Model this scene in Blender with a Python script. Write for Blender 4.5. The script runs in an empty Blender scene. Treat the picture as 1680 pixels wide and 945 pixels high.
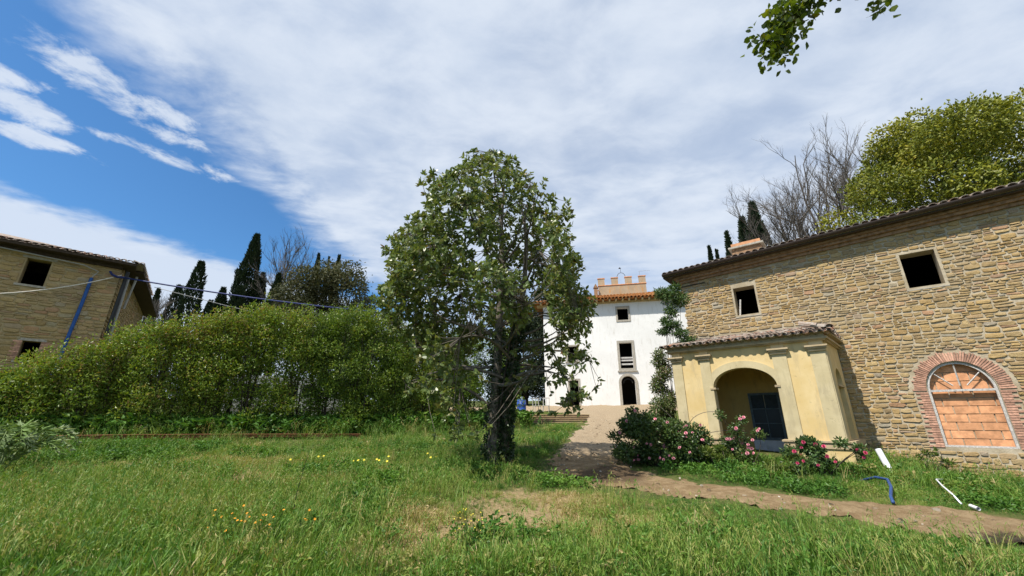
import bpy, bmesh, math, random
import numpy as np
from mathutils import Vector, Matrix
from mathutils.geometry import tessellate_polygon

random.seed(11)
rng = np.random.default_rng(11)
sc = bpy.context.scene
COL = sc.collection
R = math.radians

# ------------------------------------------------------------------ camera
cam = bpy.data.cameras.new('camera')
cam.sensor_width = 36.0
cam.lens = 13.93
cam.clip_start = 0.05
cam.clip_end = 2000.0
camo = bpy.data.objects.new('camera', cam)
camo.location = (0, 0, 0)                    # eye height; the ground lies about 1.65 m below
camo.rotation_euler = (R(90 + 18.1), 0, 0)
COL.objects.link(camo)
sc.camera = camo

# ------------------------------------------------------------------ view
sc.view_settings.view_transform = 'Standard'
sc.view_settings.look = 'None'
sc.view_settings.exposure = 0.85
sc.view_settings.gamma = 1.0
sc.render.film_transparent = False
sc.cycles.max_bounces = 8
sc.cycles.transparent_max_bounces = 8
sc.cycles.use_denoising = True

# ------------------------------------------------------------------ sun
SUN_AZ, SUN_EL = R(230.8), R(56)
sd = Vector((math.sin(SUN_AZ) * math.cos(SUN_EL), math.cos(SUN_AZ) * math.cos(SUN_EL), math.sin(SUN_EL)))
sun = bpy.data.lights.new('sun', 'SUN')
sun.energy = 3.6
sun.angle = R(0.5)
sun.color = (1.0, 0.94, 0.84)
suno = bpy.data.objects.new('sun', sun)
suno.rotation_euler = sd.to_track_quat('Z', 'Y').to_euler()
COL.objects.link(suno)


# ------------------------------------------------------------------ node helpers
class NT:
    def __init__(s, tree):
        s.t = tree
        s.n = tree.nodes
        s.l = tree.links

    def new(s, typ, **kw):
        n = s.n.new(typ)
        for k, v in kw.items():
            setattr(n, k, v)
        return n

    def put(s, sock, v):
        if isinstance(v, bpy.types.NodeSocket):
            s.l.new(v, sock)
        elif v is not None:
            if isinstance(v, (tuple, list)) and len(v) == 3 and sock.type == 'RGBA':
                v = (*v, 1)
            sock.default_value = v

    def m(s, op, a, b=None, c=None, clamp=False):
        n = s.new('ShaderNodeMath', operation=op, use_clamp=clamp)
        s.put(n.inputs[0], a)
        if b is not None:
            s.put(n.inputs[1], b)
        if c is not None:
            s.put(n.inputs[2], c)
        return n.outputs[0]

    def mix(s, f, a, b, blend='MIX'):
        n = s.new('ShaderNodeMix', data_type='RGBA', blend_type=blend)
        s.put(n.inputs[0], f)
        s.put(n.inputs[6], a)
        s.put(n.inputs[7], b)
        return n.outputs[2]

    def noise(s, vec, scale, detail=4, rough=0.55, dist=0.0):
        n = s.new('ShaderNodeTexNoise')
        if vec is not None:
            s.put(n.inputs['Vector'], vec)
        n.inputs['Scale'].default_value = scale
        n.inputs['Detail'].default_value = detail
        n.inputs['Roughness'].default_value = rough
        n.inputs['Distortion'].default_value = dist
        return n.outputs[0]

    def step(s, v, a, b, lo=0.0, hi=1.0):
        n = s.new('ShaderNodeMapRange', interpolation_type='SMOOTHSTEP')
        s.put(n.inputs[0], v)
        for i, x in enumerate((a, b, lo, hi)):
            n.inputs[1 + i].default_value = x
        return n.outputs[0]

    def ramp(s, v, stops, interp='LINEAR'):
        n = s.new('ShaderNodeValToRGB')
        n.color_ramp.interpolation = interp
        e = n.color_ramp.elements
        while len(e) < len(stops):
            e.new(0.5)
        for k, (p, c) in enumerate(stops):
            e[k].position = p
            e[k].color = (*c, 1)
        s.put(n.inputs[0], v)
        return n.outputs[0]


# ------------------------------------------------------------------ world: sky with a drifting cloud layer
world = bpy.data.worlds.new('World')
sc.world = world
world.use_nodes = True
wt = NT(world.node_tree)
wt.n.clear()
sky = wt.new('ShaderNodeTexSky', sky_type='NISHITA', sun_disc=False)
sky.sun_elevation = SUN_EL
sky.sun_rotation = SUN_AZ
sky.air_density = 1.0
sky.dust_density = 0.4
sky.ozone_density = 2.5
tc = wt.new('ShaderNodeTexCoord')
sep = wt.new('ShaderNodeSeparateXYZ')
wt.l.new(tc.outputs['Generated'], sep.inputs[0])
zz = wt.m('MAXIMUM', sep.outputs[2], 0.04)
qx = wt.m('DIVIDE', sep.outputs[0], zz)
qy = wt.m('DIVIDE', sep.outputs[1], zz)
cmb = wt.new('ShaderNodeCombineXYZ')
wt.put(cmb.inputs[0], qx)
wt.put(cmb.inputs[1], qy)
q = cmb.outputs[0]
# fine streaky structure: warped fbm
nA = wt.noise(q, 1.3, 7, 0.56, 0.35)
mp = wt.new('ShaderNodeMapping')
mp.inputs['Rotation'].default_value = (0, 0, R(-32))
mp.inputs['Scale'].default_value = (1.0, 1.4, 1.0)
wt.l.new(q, mp.inputs[0])
nB = wt.noise(mp.outputs[0], 3.4, 7, 0.58, 0.25)
nC = wt.noise(mp.outputs[0], 0.9, 4, 0.5, 0.2)
nD = wt.noise(q, 7.0, 6, 0.65, 0.3)
nmix = wt.m('ADD', wt.m('MULTIPLY', nA, 0.6), wt.m('MULTIPLY', nB, 0.4))
nz = wt.m('SUBTRACT', nmix, 0.5)
# main sheet: everything right of qx = -1.2
d1 = wt.m('ADD', wt.m('ADD', qx, 1.17), wt.m('MULTIPLY', nz, 1.1))
m1 = wt.step(d1, -0.07, 0.26)
# bank low on the left
d2 = wt.m('SUBTRACT', wt.m('MULTIPLY_ADD', qy, 0.45, -2.73), wt.m('MULTIPLY', qx, 0.893))
d2 = wt.m('ADD', d2, wt.m('MULTIPLY', nz, 1.5))
m2 = wt.step(d2, -0.06, 0.34)


def puff(cx, cy, lx, ly, rot, amp=1.6):
    """soft elongated cloud centred at (cx, cy) of the cloud layer"""
    c, s_ = math.cos(rot), math.sin(rot)
    dx = wt.m('SUBTRACT', qx, cx)
    dy = wt.m('SUBTRACT', qy, cy)
    u = wt.m('DIVIDE', wt.m('ADD', wt.m('MULTIPLY', dx, c), wt.m('MULTIPLY', dy, s_)), lx)
    v = wt.m('DIVIDE', wt.m('SUBTRACT', wt.m('MULTIPLY', dy, c), wt.m('MULTIPLY', dx, s_)), ly)
    r2 = wt.m('ADD', wt.m('MULTIPLY', u, u), wt.m('MULTIPLY', v, v))
    d = wt.m('ADD', wt.m('SUBTRACT', 0.9, r2), wt.m('ADD', wt.m('MULTIPLY', nz, amp * 2.6), wt.m('MULTIPLY', wt.m('SUBTRACT', nD, 0.5), 4.2)))
    return wt.step(d, 0.0, 1.25)


m3 = wt.m('MAXIMUM', puff(-1.665, 1.085, 0.14, 0.12, 0.4, 1.2), puff(-1.57, .95, 0.12, 0.07, 0.5, 1.4))
for a in ((-1.31, 0.97, 0.22, 0.10, 1.45), (-1.37, 1.38, 0.27, 0.075, 0.85), (-1.83, 1.21, 0.22, 0.085, 0.95), (-1.27, 1.24, 0.13, 0.07, 0.8), (-1.2, 1.12, 0.14, 0.08, 1.0)):
    m3 = wt.m('MAXIMUM', m3, puff(*a))
# thin the sheet a little where the blue shows through
thin = wt.step(wt.m('ADD', wt.m('MULTIPLY', nC, 0.65), wt.m('MULTIPLY', nB, 0.35)), 0.32, 0.56, 0.74, 1.0)
low = wt.step(qy, 1.9, 3.6, 1.0, 0.72)
msheet = wt.m('MULTIPLY', wt.m('MULTIPLY', m1, thin), low)
mask = wt.m('MAXIMUM', msheet, wt.m('MAXIMUM', wt.m('MULTIPLY', m2, 0.92), wt.m('MULTIPLY', m3, 0.9)))
mask = wt.m('MULTIPLY', mask, 0.95)
shade = wt.step(wt.m('ADD', wt.m('MULTIPLY', nA, 0.55), wt.m('MULTIPLY', nB, 0.45)), 0.36, 0.62)
shade = wt.m('MAXIMUM', shade, wt.m('MULTIPLY', wt.m('MAXIMUM', m2, m3), 0.8))
ccol = wt.mix(shade, (4.15, 4.8, 5.85), (5.35, 5.85, 6.6))
skyc = wt.mix(1.0, sky.outputs[0], (0.50, 0.86, 1.10), 'MULTIPLY')
out = wt.mix(mask, skyc, ccol)
bg = wt.new('ShaderNodeBackground')
bg.inputs[1].default_value = 0.08
wt.l.new(out, bg.inputs[0])
wo = wt.new('ShaderNodeOutputWorld')
wt.l.new(bg.outputs[0], wo.inputs[0])

# ------------------------------------------------------------------ terrain height (fitted through surveyed spots)
CP = np.array([(0, 0, -1.65), (-6, 0, -1.62), (6, 0, -1.66), (0, 4.5, -1.52), (5, 6, -1.55), (-5, 5, -1.42), (10.24, 12.29, -1.25),
               (12.16, 10.69, -1.56), (17.2, 6.5, -1.75), (6.86, 15.1, -.85), (8.46, 10.78, -1.30), (5.39, 13.34, -1.05), (-.35, 10.2, -1.17),
               (-12.5, 11.8, -.8), (-6, 16, -.8), (-9, 8, -1.2), (0, 15, -.85), (2.2, 20, -.55), (3, 26, .05), (5, 34, .78), (0, 36, .8),
               (12, 34, .9), (-15, 22, -.4), (-25, 18, -.5), (-8, 24, -.2), (-5, 34, .6), (0, 60, 2.2), (-40, 60, 2.5), (40, 60, 2.5),
               (-40, 10, -.9), (40, 5, -1.8), (0, -20, -2.0), (12, 22, -.2), (20, 15, -1.)], float)


def _k(r2):
    return 0.5 * r2 * np.log(r2 + 1e-9)


def _fit(lam=.3):
    X = CP[:, :2]
    n = len(X)
    d2_ = ((X[:, None] - X[None]) ** 2).sum(-1)
    K = _k(d2_) + lam * np.eye(n)
    P = np.c_[np.ones(n), X]
    M = np.block([[K, P], [P.T, np.zeros((3, 3))]])
    return np.linalg.solve(M, np.r_[CP[:, 2], 0, 0, 0])


_W = _fit()


def _vn(x, y, f, seed=0):
    """cheap smooth value noise, 0..1"""
    x = x * f + seed * 17.3
    y = y * f + seed * 9.1
    xi, yi = np.floor(x), np.floor(y)
    xf, yf = x - xi, y - yi
    xf, yf = xf * xf * (3 - 2 * xf), yf * yf * (3 - 2 * yf)

    def h(a, b):
        v = np.sin(a * 127.1 + b * 311.7 + seed * 7.7) * 43758.5453
        return v - np.floor(v)
    return (h(xi, yi) * (1 - xf) + h(xi + 1, yi) * xf) * (1 - yf) + (h(xi, yi + 1) * (1 - xf) + h(xi + 1, yi + 1) * xf) * yf


def hgt(x, y):
    x = np.asarray(x, float)
    y = np.asarray(y, float)
    sh = x.shape
    x, y = x.ravel(), y.ravel()
    res = np.empty(len(x))
    for i in range(0, len(x), 20000):
        xx, yy = x[i:i + 20000], y[i:i + 20000]
        dd = (xx[:, None] - CP[None, :, 0]) ** 2 + (yy[:, None] - CP[None, :, 1]) ** 2
        res[i:i + 20000] = _k(dd) @ _W[:len(CP)] + _W[-3] + _W[-2] * xx + _W[-1] * yy
    r = np.hypot(x, y - 15)
    w = np.clip((r - 45) / 25, 0, 1)
    w = w * w * (3 - 2 * w)
    bump = (_vn(x, y, 0.9, 3) - .5) * 0.10 + (_vn(x, y, 2.3, 5) - .5) * 0.05
    return (res * (1 - w) + 2.3 * w + bump * (1 - w)).reshape(sh)


def gz(x, y):
    return float(hgt(np.array([x]), np.array([y]))[0])


def smooth(v, a, b):
    t = np.clip((v - a) / (b - a), 0, 1)
    return t * t * (3 - 2 * t)


# ------------------------------------------------------------------ mesh + object helpers
def mesh_np(name, V, F, mat=None, attrs=None, smooth_=False):
    V = np.asarray(V, np.float32)
    F = [np.asarray(f, np.int32) for f in F if len(f)]
    me = bpy.data.meshes.new(name)
    me.vertices.add(len(V))
    me.vertices.foreach_set('co', V.ravel())
    loops = np.concatenate([f.ravel() for f in F])
    sizes = np.concatenate([np.full(len(f), f.shape[1], np.int32) for f in F])
    starts = np.r_[0, np.cumsum(sizes)[:-1]].astype(np.int32)
    me.loops.add(len(loops))
    me.loops.foreach_set('vertex_index', loops)
    me.polygons.add(len(sizes))
    me.polygons.foreach_set('loop_start', starts)
    me.polygons.foreach_set('use_smooth', np.full(len(sizes), bool(smooth_)))
    me.update(calc_edges=True)
    for k, (dom, arr) in (attrs or {}).items():
        a = me.attributes.new(k, 'FLOAT', dom)
        a.data.foreach_set('value', np.asarray(arr, np.float32))
    if mat:
        me.materials.append(mat)
    return me


def obj(name, me, parent=None, label=None, cat=None, group=None, kind=None, loc=None):
    o = bpy.data.objects.new(name, me)
    COL.objects.link(o)
    if parent:
        o.parent = parent
    if loc is not None:
        o.location = loc
    if label:
        o['label'] = label
    if cat:
        o['category'] = cat
    if group:
        o['group'] = group
    if kind:
        o['kind'] = kind
    return o


def thing(name, label, cat, loc, rz=0.0, group=None):
    o = obj(name, None, None, label, cat, group)
    o.location = loc
    o.rotation_euler = (0, 0, rz)
    return o


class MB:
    """collects shapes into one mesh; off is taken off every vertex (origin of the thing)"""

    def __init__(s, off=(0, 0, 0)):
        s.V, s.Q, s.T, s.off = [], [], [], np.array(off, float)

    def add(s, V, Q=(), T=()):
        b = len(s.V)
        s.V.extend([tuple(v) for v in V])
        s.Q.extend([[i + b for i in f] for f in Q])
        s.T.extend([[i + b for i in f] for f in T])

    def box(s, x0, x1, y0, y1, z0, z1, f=None):
        V = [(x, y, z) for z in (z0, z1) for y in (y0, y1) for x in (x0, x1)]
        if f:
            V = [f(*v) for v in V]
        s.add(V, [(0, 2, 3, 1), (4, 5, 7, 6), (0, 1, 5, 4), (2, 6, 7, 3), (0, 4, 6, 2), (1, 3, 7, 5)])

    def prism(s, poly, y0, y1):
        """poly of (x, z), extruded from y0 to y1"""
        n = len(poly)
        V = [(p[0], y0, p[1]) for p in poly] + [(p[0], y1, p[1]) for p in poly]
        tri = tessellate_polygon([[Vector((p[0], p[1], 0)) for p in poly]])
        s.add(V, [(i, (i + 1) % n, n + (i + 1) % n, n + i) for i in range(n)],
              [t for t in tri] + [(a + n, c + n, b + n) for a, b, c in tri])

    def panel(s, poly, holes, y0, y1, f=None):
        """a wall with openings, front at y0, back at y1"""
        loops = [poly] + holes
        pts = [p for l in loops for p in l]
        tri = tessellate_polygon([[Vector((p[0], p[1], 0)) for p in l] for l in loops])
        n = len(pts)
        V = [(p[0], y0, p[1]) for p in pts] + [(p[0], y1, p[1]) for p in pts]
        if f:
            V = [f(*v) for v in V]
        Q, k = [], 0
        for l in loops:
            m_ = len(l)
            Q += [(k + i, k + (i + 1) % m_, n + k + (i + 1) % m_, n + k + i) for i in range(m_)]
            k += m_
        s.add(V, Q, [t for t in tri] + [(a + n, c + n, b + n) for a, b, c in tri])

    def tube(s, pts, rad, sides=6, cap=True):
        pts = [np.array(p, float) for p in pts]
        if not hasattr(rad, '__len__'):
            rad = [rad] * len(pts)
        V, Q, T = [], [], []
        t0 = pts[1] - pts[0]
        a = np.array((0, 0, 1.)) if abs(t0[2]) < .8 * np.linalg.norm(t0) else np.array((1., 0, 0))
        for i, p in enumerate(pts):
            t = pts[min(i + 1, len(pts) - 1)] - pts[max(i - 1, 0)]
            t = t / (np.linalg.norm(t) + 1e-9)
            a = a - t * (a @ t)
            a = a / (np.linalg.norm(a) + 1e-9)
            b = np.cross(t, a)
            for k in range(sides):
                an = 2 * math.pi * k / sides
                V.append(p + rad[i] * (a * math.cos(an) + b * math.sin(an)))
        for i in range(len(pts) - 1):
            for k in range(sides):
                k2 = (k + 1) % sides
                Q.append((i * sides + k, i * sides + k2, (i + 1) * sides + k2, (i + 1) * sides + k))
        if cap:
            V += [pts[0], pts[-1]]
            n = len(pts) * sides
            for k in range(sides):
                k2 = (k + 1) % sides
                T.append((n, k2, k))
                T.append((n + 1, n - sides + k, n - sides + k2))
        s.add(V, Q, T)

    def mesh(s, name, mat, smooth_=False, attrs=None):
        me = mesh_np(name, np.array(s.V, float) - s.off, [np.array(s.Q, np.int32).reshape(-1, 4), np.array(s.T, np.int32).reshape(-1, 3)],
                     mat, attrs, smooth_)
        if len(s.V) < 4000:
            bm = bmesh.new()
            bm.from_mesh(me)
            bmesh.ops.recalc_face_normals(bm, faces=bm.faces)
            bm.to_mesh(me)
            bm.free()
        return me

    def build(s, name, mat, parent=None, smooth_=False, **kw):
        return obj(name, s.mesh(name, mat, smooth_), parent, **kw)


# ------------------------------------------------------------------ materials
def material(name, rough=0.9, spec=0.25):
    m_ = bpy.data.materials.new(name)
    m_.use_nodes = True
    t = NT(m_.node_tree)
    b = t.n['Principled BSDF']
    b.inputs['Roughness'].default_value = rough
    b.inputs['Specular IOR Level'].default_value = spec
    return m_, t, b


def pos(t):
    return t.new('ShaderNodeNewGeometry').outputs['Position']


def objrnd(t):
    return t.new('ShaderNodeObjectInfo').outputs['Random']


def attr(t, name, typ='GEOMETRY'):
    n = t.new('ShaderNodeAttribute', attribute_name=name, attribute_type=typ)
    return n.outputs['Fac']


def bump(t, b, h, strength=0.4, dist=0.02):
    n = t.new('ShaderNodeBump')
    n.inputs['Strength'].default_value = strength
    n.inputs['Distance'].default_value = dist
    t.put(n.inputs['Height'], h)
    t.l.new(n.outputs[0], b.inputs['Normal'])


def simple(name, c, rough=0.8, var=0.25, scale=6.0, spec=0.25, bmp=0.15, metal=0.0, rnd=0.0):
    m_, t, b = material(name, rough, spec)
    n = t.noise(pos(t), scale, 6, 0.62)
    lo = tuple(x * (1 - var) for x in c)
    hi = tuple(min(1, x * (1 + var)) for x in c)
    cc = t.mix(t.step(n, 0.3, 0.7), lo, hi)
    if rnd:
        v = t.m('MULTIPLY_ADD', objrnd(t), 2 * rnd, 1 - rnd)
        cv = t.new('ShaderNodeCombineColor')
        for i in range(3):
            t.put(cv.inputs[i], v)
        cc = t.mix(1.0, cc, cv.outputs[0], 'MULTIPLY')
    t.put(b.inputs['Base Color'], cc)
    b.inputs['Metallic'].default_value = metal
    if bmp:
        bump(t, b, t.noise(pos(t), scale * 5, 4), bmp, 0.01)
    return m_


def leaf_mat(name, stops, rough=0.45, trans=0.3, spec=0.35, inst=False, objr=0.0):
    """tint attribute picks the leaf colour; thin leaves let light through"""
    m_, t, b = material(name, rough, spec)
    f = attr(t, 'tint', 'INSTANCER' if inst else 'GEOMETRY')
    if objr:
        f = t.m('ADD', f, t.m('MULTIPLY', t.m('SUBTRACT', objrnd(t), 0.5), objr), clamp=True)
    c = t.ramp(f, stops)
    t.put(b.inputs['Base Color'], c)
    tr = t.new('ShaderNodeBsdfTranslucent')
    t.put(tr.inputs[0], t.mix(1.0, c, (1.25, 1.2, 0.55), 'MULTIPLY'))
    mx = t.new('ShaderNodeMixShader')
    mx.inputs[0].default_value = trans
    t.l.new(b.outputs[0], mx.inputs[1])
    t.l.new(tr.outputs[0], mx.inputs[2])
    t.l.new(mx.outputs[0], t.n['Material Output'].inputs[0])
    return m_


def stone_mat(name, stops, rough=0.92):
    m_, t, b = material(name, rough, 0.15)
    p = pos(t)
    f = t.m('FRACT', t.m('ADD', attr(t, 'rnd'), objrnd(t)))
    c = t.ramp(f, stops)
    c = t.mix(.08, c, (.34, .295, .225))
    n1 = t.noise(p, 9, 6, 0.7)
    c = t.mix(t.step(n1, 0.35, 0.75, 0.0, 0.55), c, t.mix(1.0, c, (0.62, 0.60, 0.58), 'MULTIPLY'))
    n2 = t.noise(p, 34, 5, 0.75)
    c = t.mix(t.step(n2, 0.55, 0.75, 0.0, 0.5), c, (0.50, 0.43, 0.31))
    n3 = t.noise(p, 0.6, 4, 0.6)
    c = t.mix(t.step(n3, 0.45, 0.7, 0.0, 0.75), c, t.mix(0.6, c, (.27, .225, .155)))
    t.put(b.inputs['Base Color'], c)
    bump(t, b, t.m('ADD', n1, t.m('MULTIPLY', n2, 0.6)), 0.7, 0.03)
    return m_


STONE_R = stone_mat('ochre_stone', [(0, (.33, .215, .09)), (.18, (.44, .30, .125)), (.36, (.36, .25, .12)), (.52, (.49, .355, .17)),
                                    (.66, (.29, .20, .10)), (.78, (.45, .33, .17)), (.90, (.40, .225, .125)), (.95, (.33, .30, .235)), (1, (.45, .315, .14))])
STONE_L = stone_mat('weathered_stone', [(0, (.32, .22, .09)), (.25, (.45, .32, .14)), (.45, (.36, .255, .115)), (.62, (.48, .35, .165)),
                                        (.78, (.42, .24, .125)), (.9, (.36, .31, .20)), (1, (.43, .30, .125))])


def mortar_mat(name, c, c2):
    m_, t, b = material(name, 0.95, 0.1)
    p = pos(t)
    n = t.noise(p, 2.2, 8, 0.7)
    cc = t.mix(t.step(n, 0.35, 0.7), c, c2)
    n2 = t.noise(p, 26, 5, 0.7)
    cc = t.mix(t.step(n2, 0.5, 0.8, 0, .6), cc, tuple(x * .6 for x in c))
    t.put(b.inputs['Base Color'], cc)
    bump(t, b, n2, 0.6, 0.02)
    return m_


MORTAR_R = mortar_mat('lime_mortar', (.34, .28, .19), (.50, .435, .33))
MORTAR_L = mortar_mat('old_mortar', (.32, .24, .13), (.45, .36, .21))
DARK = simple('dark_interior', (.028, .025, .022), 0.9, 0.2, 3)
TERRA = simple('terracotta_block', (.58, .29, .15), 0.85, 0.22, 7, rnd=.16)
BRICK = simple('old_red_brick', (.46, .26, .185), 0.9, 0.3, 16, rnd=.3, bmp=.4)
WOODW = simple('weathered_white_wood', (.46, .44, .42), 0.75, 0.3, 22)
GUTTER = simple('brown_gutter', (.045, .03, .025), 0.45, 0.2, 5, spec=.4)
BRICKBAND = simple('brick_cornice', (.27, .165, .095), 0.9, 0.35, 9, bmp=.4)
DARKWOOD = simple('dark_timber', (.055, .038, .026), 0.8, 0.3, 9)
PIPEW = simple('white_pvc', (.72, .74, .78), 0.4, 0.06, 5, spec=.4, bmp=0)
BLUEP = simple('blue_pipe', (.02, .085, .30), 0.5, 0.15, 6, bmp=0)
BLUEC = simple('blue_cable', (.022, .035, .14), 0.5, 0.15, 6, bmp=0)
WHITEC = simple('white_cable', (.66, .62, .55), 0.5, 0.1, 6, bmp=0)
GREYC = simple('grey_cable', (.33, .33, .32), 0.5, 0.1, 6, bmp=0)
BLACKP = simple('black_pipe', (.012, .012, .013), 0.45, 0.15, 6, bmp=0, spec=.4)
IRON = simple('dark_iron', (.03, .028, .026), 0.6, 0.2, 10)
RUST = simple('rusty_iron', (.27, .115, .06), 0.9, 0.45, 14, bmp=.5)


def plaster(name, c, c2, stain, scale=1.6):
    m_, t, b = material(name, 0.9, 0.15)
    p = pos(t)
    n = t.noise(p, scale, 7, 0.62, .3)
    cc = t.mix(t.step(n, 0.32, 0.68), c, c2)
    mp_ = t.new('ShaderNodeMapping')
    mp_.inputs['Scale'].default_value = (1, 1, .22)
    t.l.new(p, mp_.inputs[0])
    n2 = t.noise(mp_.outputs[0], 4.5, 6, 0.7)
    cc = t.mix(t.step(n2, 0.5, 0.72, 0, .8), cc, stain)
    n4 = t.noise(p, 7, 8, .75, .6)
    cc = t.mix(t.step(n4, .60, .66, 0, .55), cc, tuple(x * .72 for x in stain))
    n3 = t.noise(p, 40, 4, 0.7)
    t.put(b.inputs['Base Color'], cc)
    bump(t, b, n3, 0.18, 0.006)
    return m_


YELLOW = plaster('yellow_plaster', (.59, .44, .205), (.66, .52, .285), (.47, .37, .21))
BEIGE = plaster('beige_stucco', (.47, .395, .235), (.55, .47, .295), (.38, .32, .205), 2.4)
MOULD = plaster('moulding_stucco', (.40, .31, .19), (.48, .385, .25), (.24, .19, .13), 3.0)
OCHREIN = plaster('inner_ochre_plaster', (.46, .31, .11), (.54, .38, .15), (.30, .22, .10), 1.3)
WHITEPL = plaster('white_plaster', (.72, .715, .70), (.79, .785, .77), (.60, .58, .54), .5)
STONEGREY = simple('grey_stone_trim', (.36, .33, .28), .85, .2, 10)
CREAM = simple('cream_eave_plaster', (.50, .38, .20), .9, .15, 6)
TOWER = plaster('lichened_tower_brick', (.34, .27, .19), (.42, .33, .23), (.50, .23, .055), 1.2)
TEAL = simple('blue_grey_paint', (.075, .10, .115), .55, .3, 12, spec=.4)
DARKPANEL = simple('dark_blue_board', (.03, .04, .048), .7, .3, 10)
SILLG = simple('pale_grey_panel', (.58, .58, .60), .8, .12, 8)
GLASS, _t, _b = material('old_glass', .35, .3)
_t.put(_b.inputs['Base Color'], (.012, .016, .020))


def tile_mat(name, stops, lich, lf):
    m_, t, b = material(name, .92, .12)
    f = t.m('FRACT', t.m('ADD', attr(t, 'rnd'), objrnd(t)))
    c = t.ramp(f, stops)
    p = pos(t)
    n = t.noise(p, 11, 6, .7)
    c = t.mix(t.step(n, .45, .62, 0, lf), c, lich)
    n2 = t.noise(p, 45, 4, .7)
    c = t.mix(t.step(n2, .5, .8, 0, .6), c, (.10, .085, .07))
    t.put(b.inputs['Base Color'], c)
    bump(t, b, t.m('ADD', n, n2), .5, .02)
    return m_


TILE = tile_mat('mossy_roof_tile', [(0, (.26, .16, .115)), (.3, (.33, .25, .20)), (.55, (.22, .17, .14)), (.7, (.40, .17, .09)), (.85, (.30, .26, .22)), (1, (.40, .33, .28))], (.40, .38, .34), .8)
TILEV = tile_mat('orange_roof_tile', [(0, (.30, .13, .05)), (.3, (.38, .17, .055)), (.6, (.28, .11, .05)), (1, (.42, .22, .09))], (.42, .21, .055), .5)

# ------------------------------------------------------------------ ground, path
PATH = np.array([(20, .3), (11, 4.2), (8.2, 5.1), (6.75, 6.01), (5.86, 6.58), (4.6, 7.32), (3.44, 8.04), (1.97, 8.75), (1.04, 9.7), (.92, 10.78), (1.7, 13.95),
                 (2.85, 18.58), (4.2, 22.6), (4.3, 26.5), (2.6, 30.5), (-.5, 31.5), (-6, 32), (-6, 38), (16, 36), (16, 30), (10.5, 28.36), (7.37, 22.95), (4.68, 16.26), (2.96, 11.2),
                 (3.2, 10.0), (4.35, 8.9), (5.57, 8.2), (6.6, 7.7), (8.13, 7.25), (11, 6.0), (22, 1.5)], float)


def in_poly(x, y, P):
    ins = np.zeros(x.shape, bool)
    j = len(P) - 1
    for i in range(len(P)):
        xi, yi, xj, yj = *P[i], *P[j]
        c = ((yi > y) != (yj > y)) & (x < (xj - xi) * (y - yi) / (yj - yi + 1e-12) + xi)
        ins ^= c
        j = i
    return ins


def edge_dist(x, y, P):
    d = np.full(x.shape, 1e9)
    for i in range(len(P)):
        a, b = P[i], P[(i + 1) % len(P)]
        ab = b - a
        t = np.clip(((x - a[0]) * ab[0] + (y - a[1]) * ab[1]) / (ab @ ab), 0, 1)
        d = np.minimum(d, np.hypot(x - a[0] - t * ab[0], y - a[1] - t * ab[1]))
    return d


def path_sd(x, y):
    """signed distance to the path, positive inside"""
    return np.where(in_poly(x, y, PATH), 1, -1) * edge_dist(x, y, PATH)


def blob(x, y, cx, cy, rx, ry, rot=0.0):
    c, s_ = math.cos(rot), math.sin(rot)
    u = ((x - cx) * c + (y - cy) * s_) / rx
    v = (-(x - cx) * s_ + (y - cy) * c) / ry
    return np.exp(-(u * u + v * v))


def straw(x, y):
    """bare, strawy spots in the grass"""
    n = _vn(x, y, .8, 9) * .55 + _vn(x, y, 2.2, 12) * .45
    b = blob(x, y, -.2, 6.1, 2.0, .85, .1) + .9 * blob(x, y, .5, 7.7, 1.6, .55, -.1) + .75 * blob(x, y, -5.4, 8.9, 2.6, 1.2, .2) + .6 * blob(x, y, 2.6, 6.4, 1.2, .6, -.4)
    b = b + .7 * blob(x, y, -8.5, 10.2, 2.6, .9, .3) + .4 * blob(x, y, -2.2, 7.2, 2.0, .6, 0) + .45 * blob(x, y, -1.2, 5.0, 1.2, .35, 0)
    return np.clip(b * (.05 + 1.25 * n) - .05 + .2 * smooth(n, .6, .8), 0, 1) * 1.3


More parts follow.
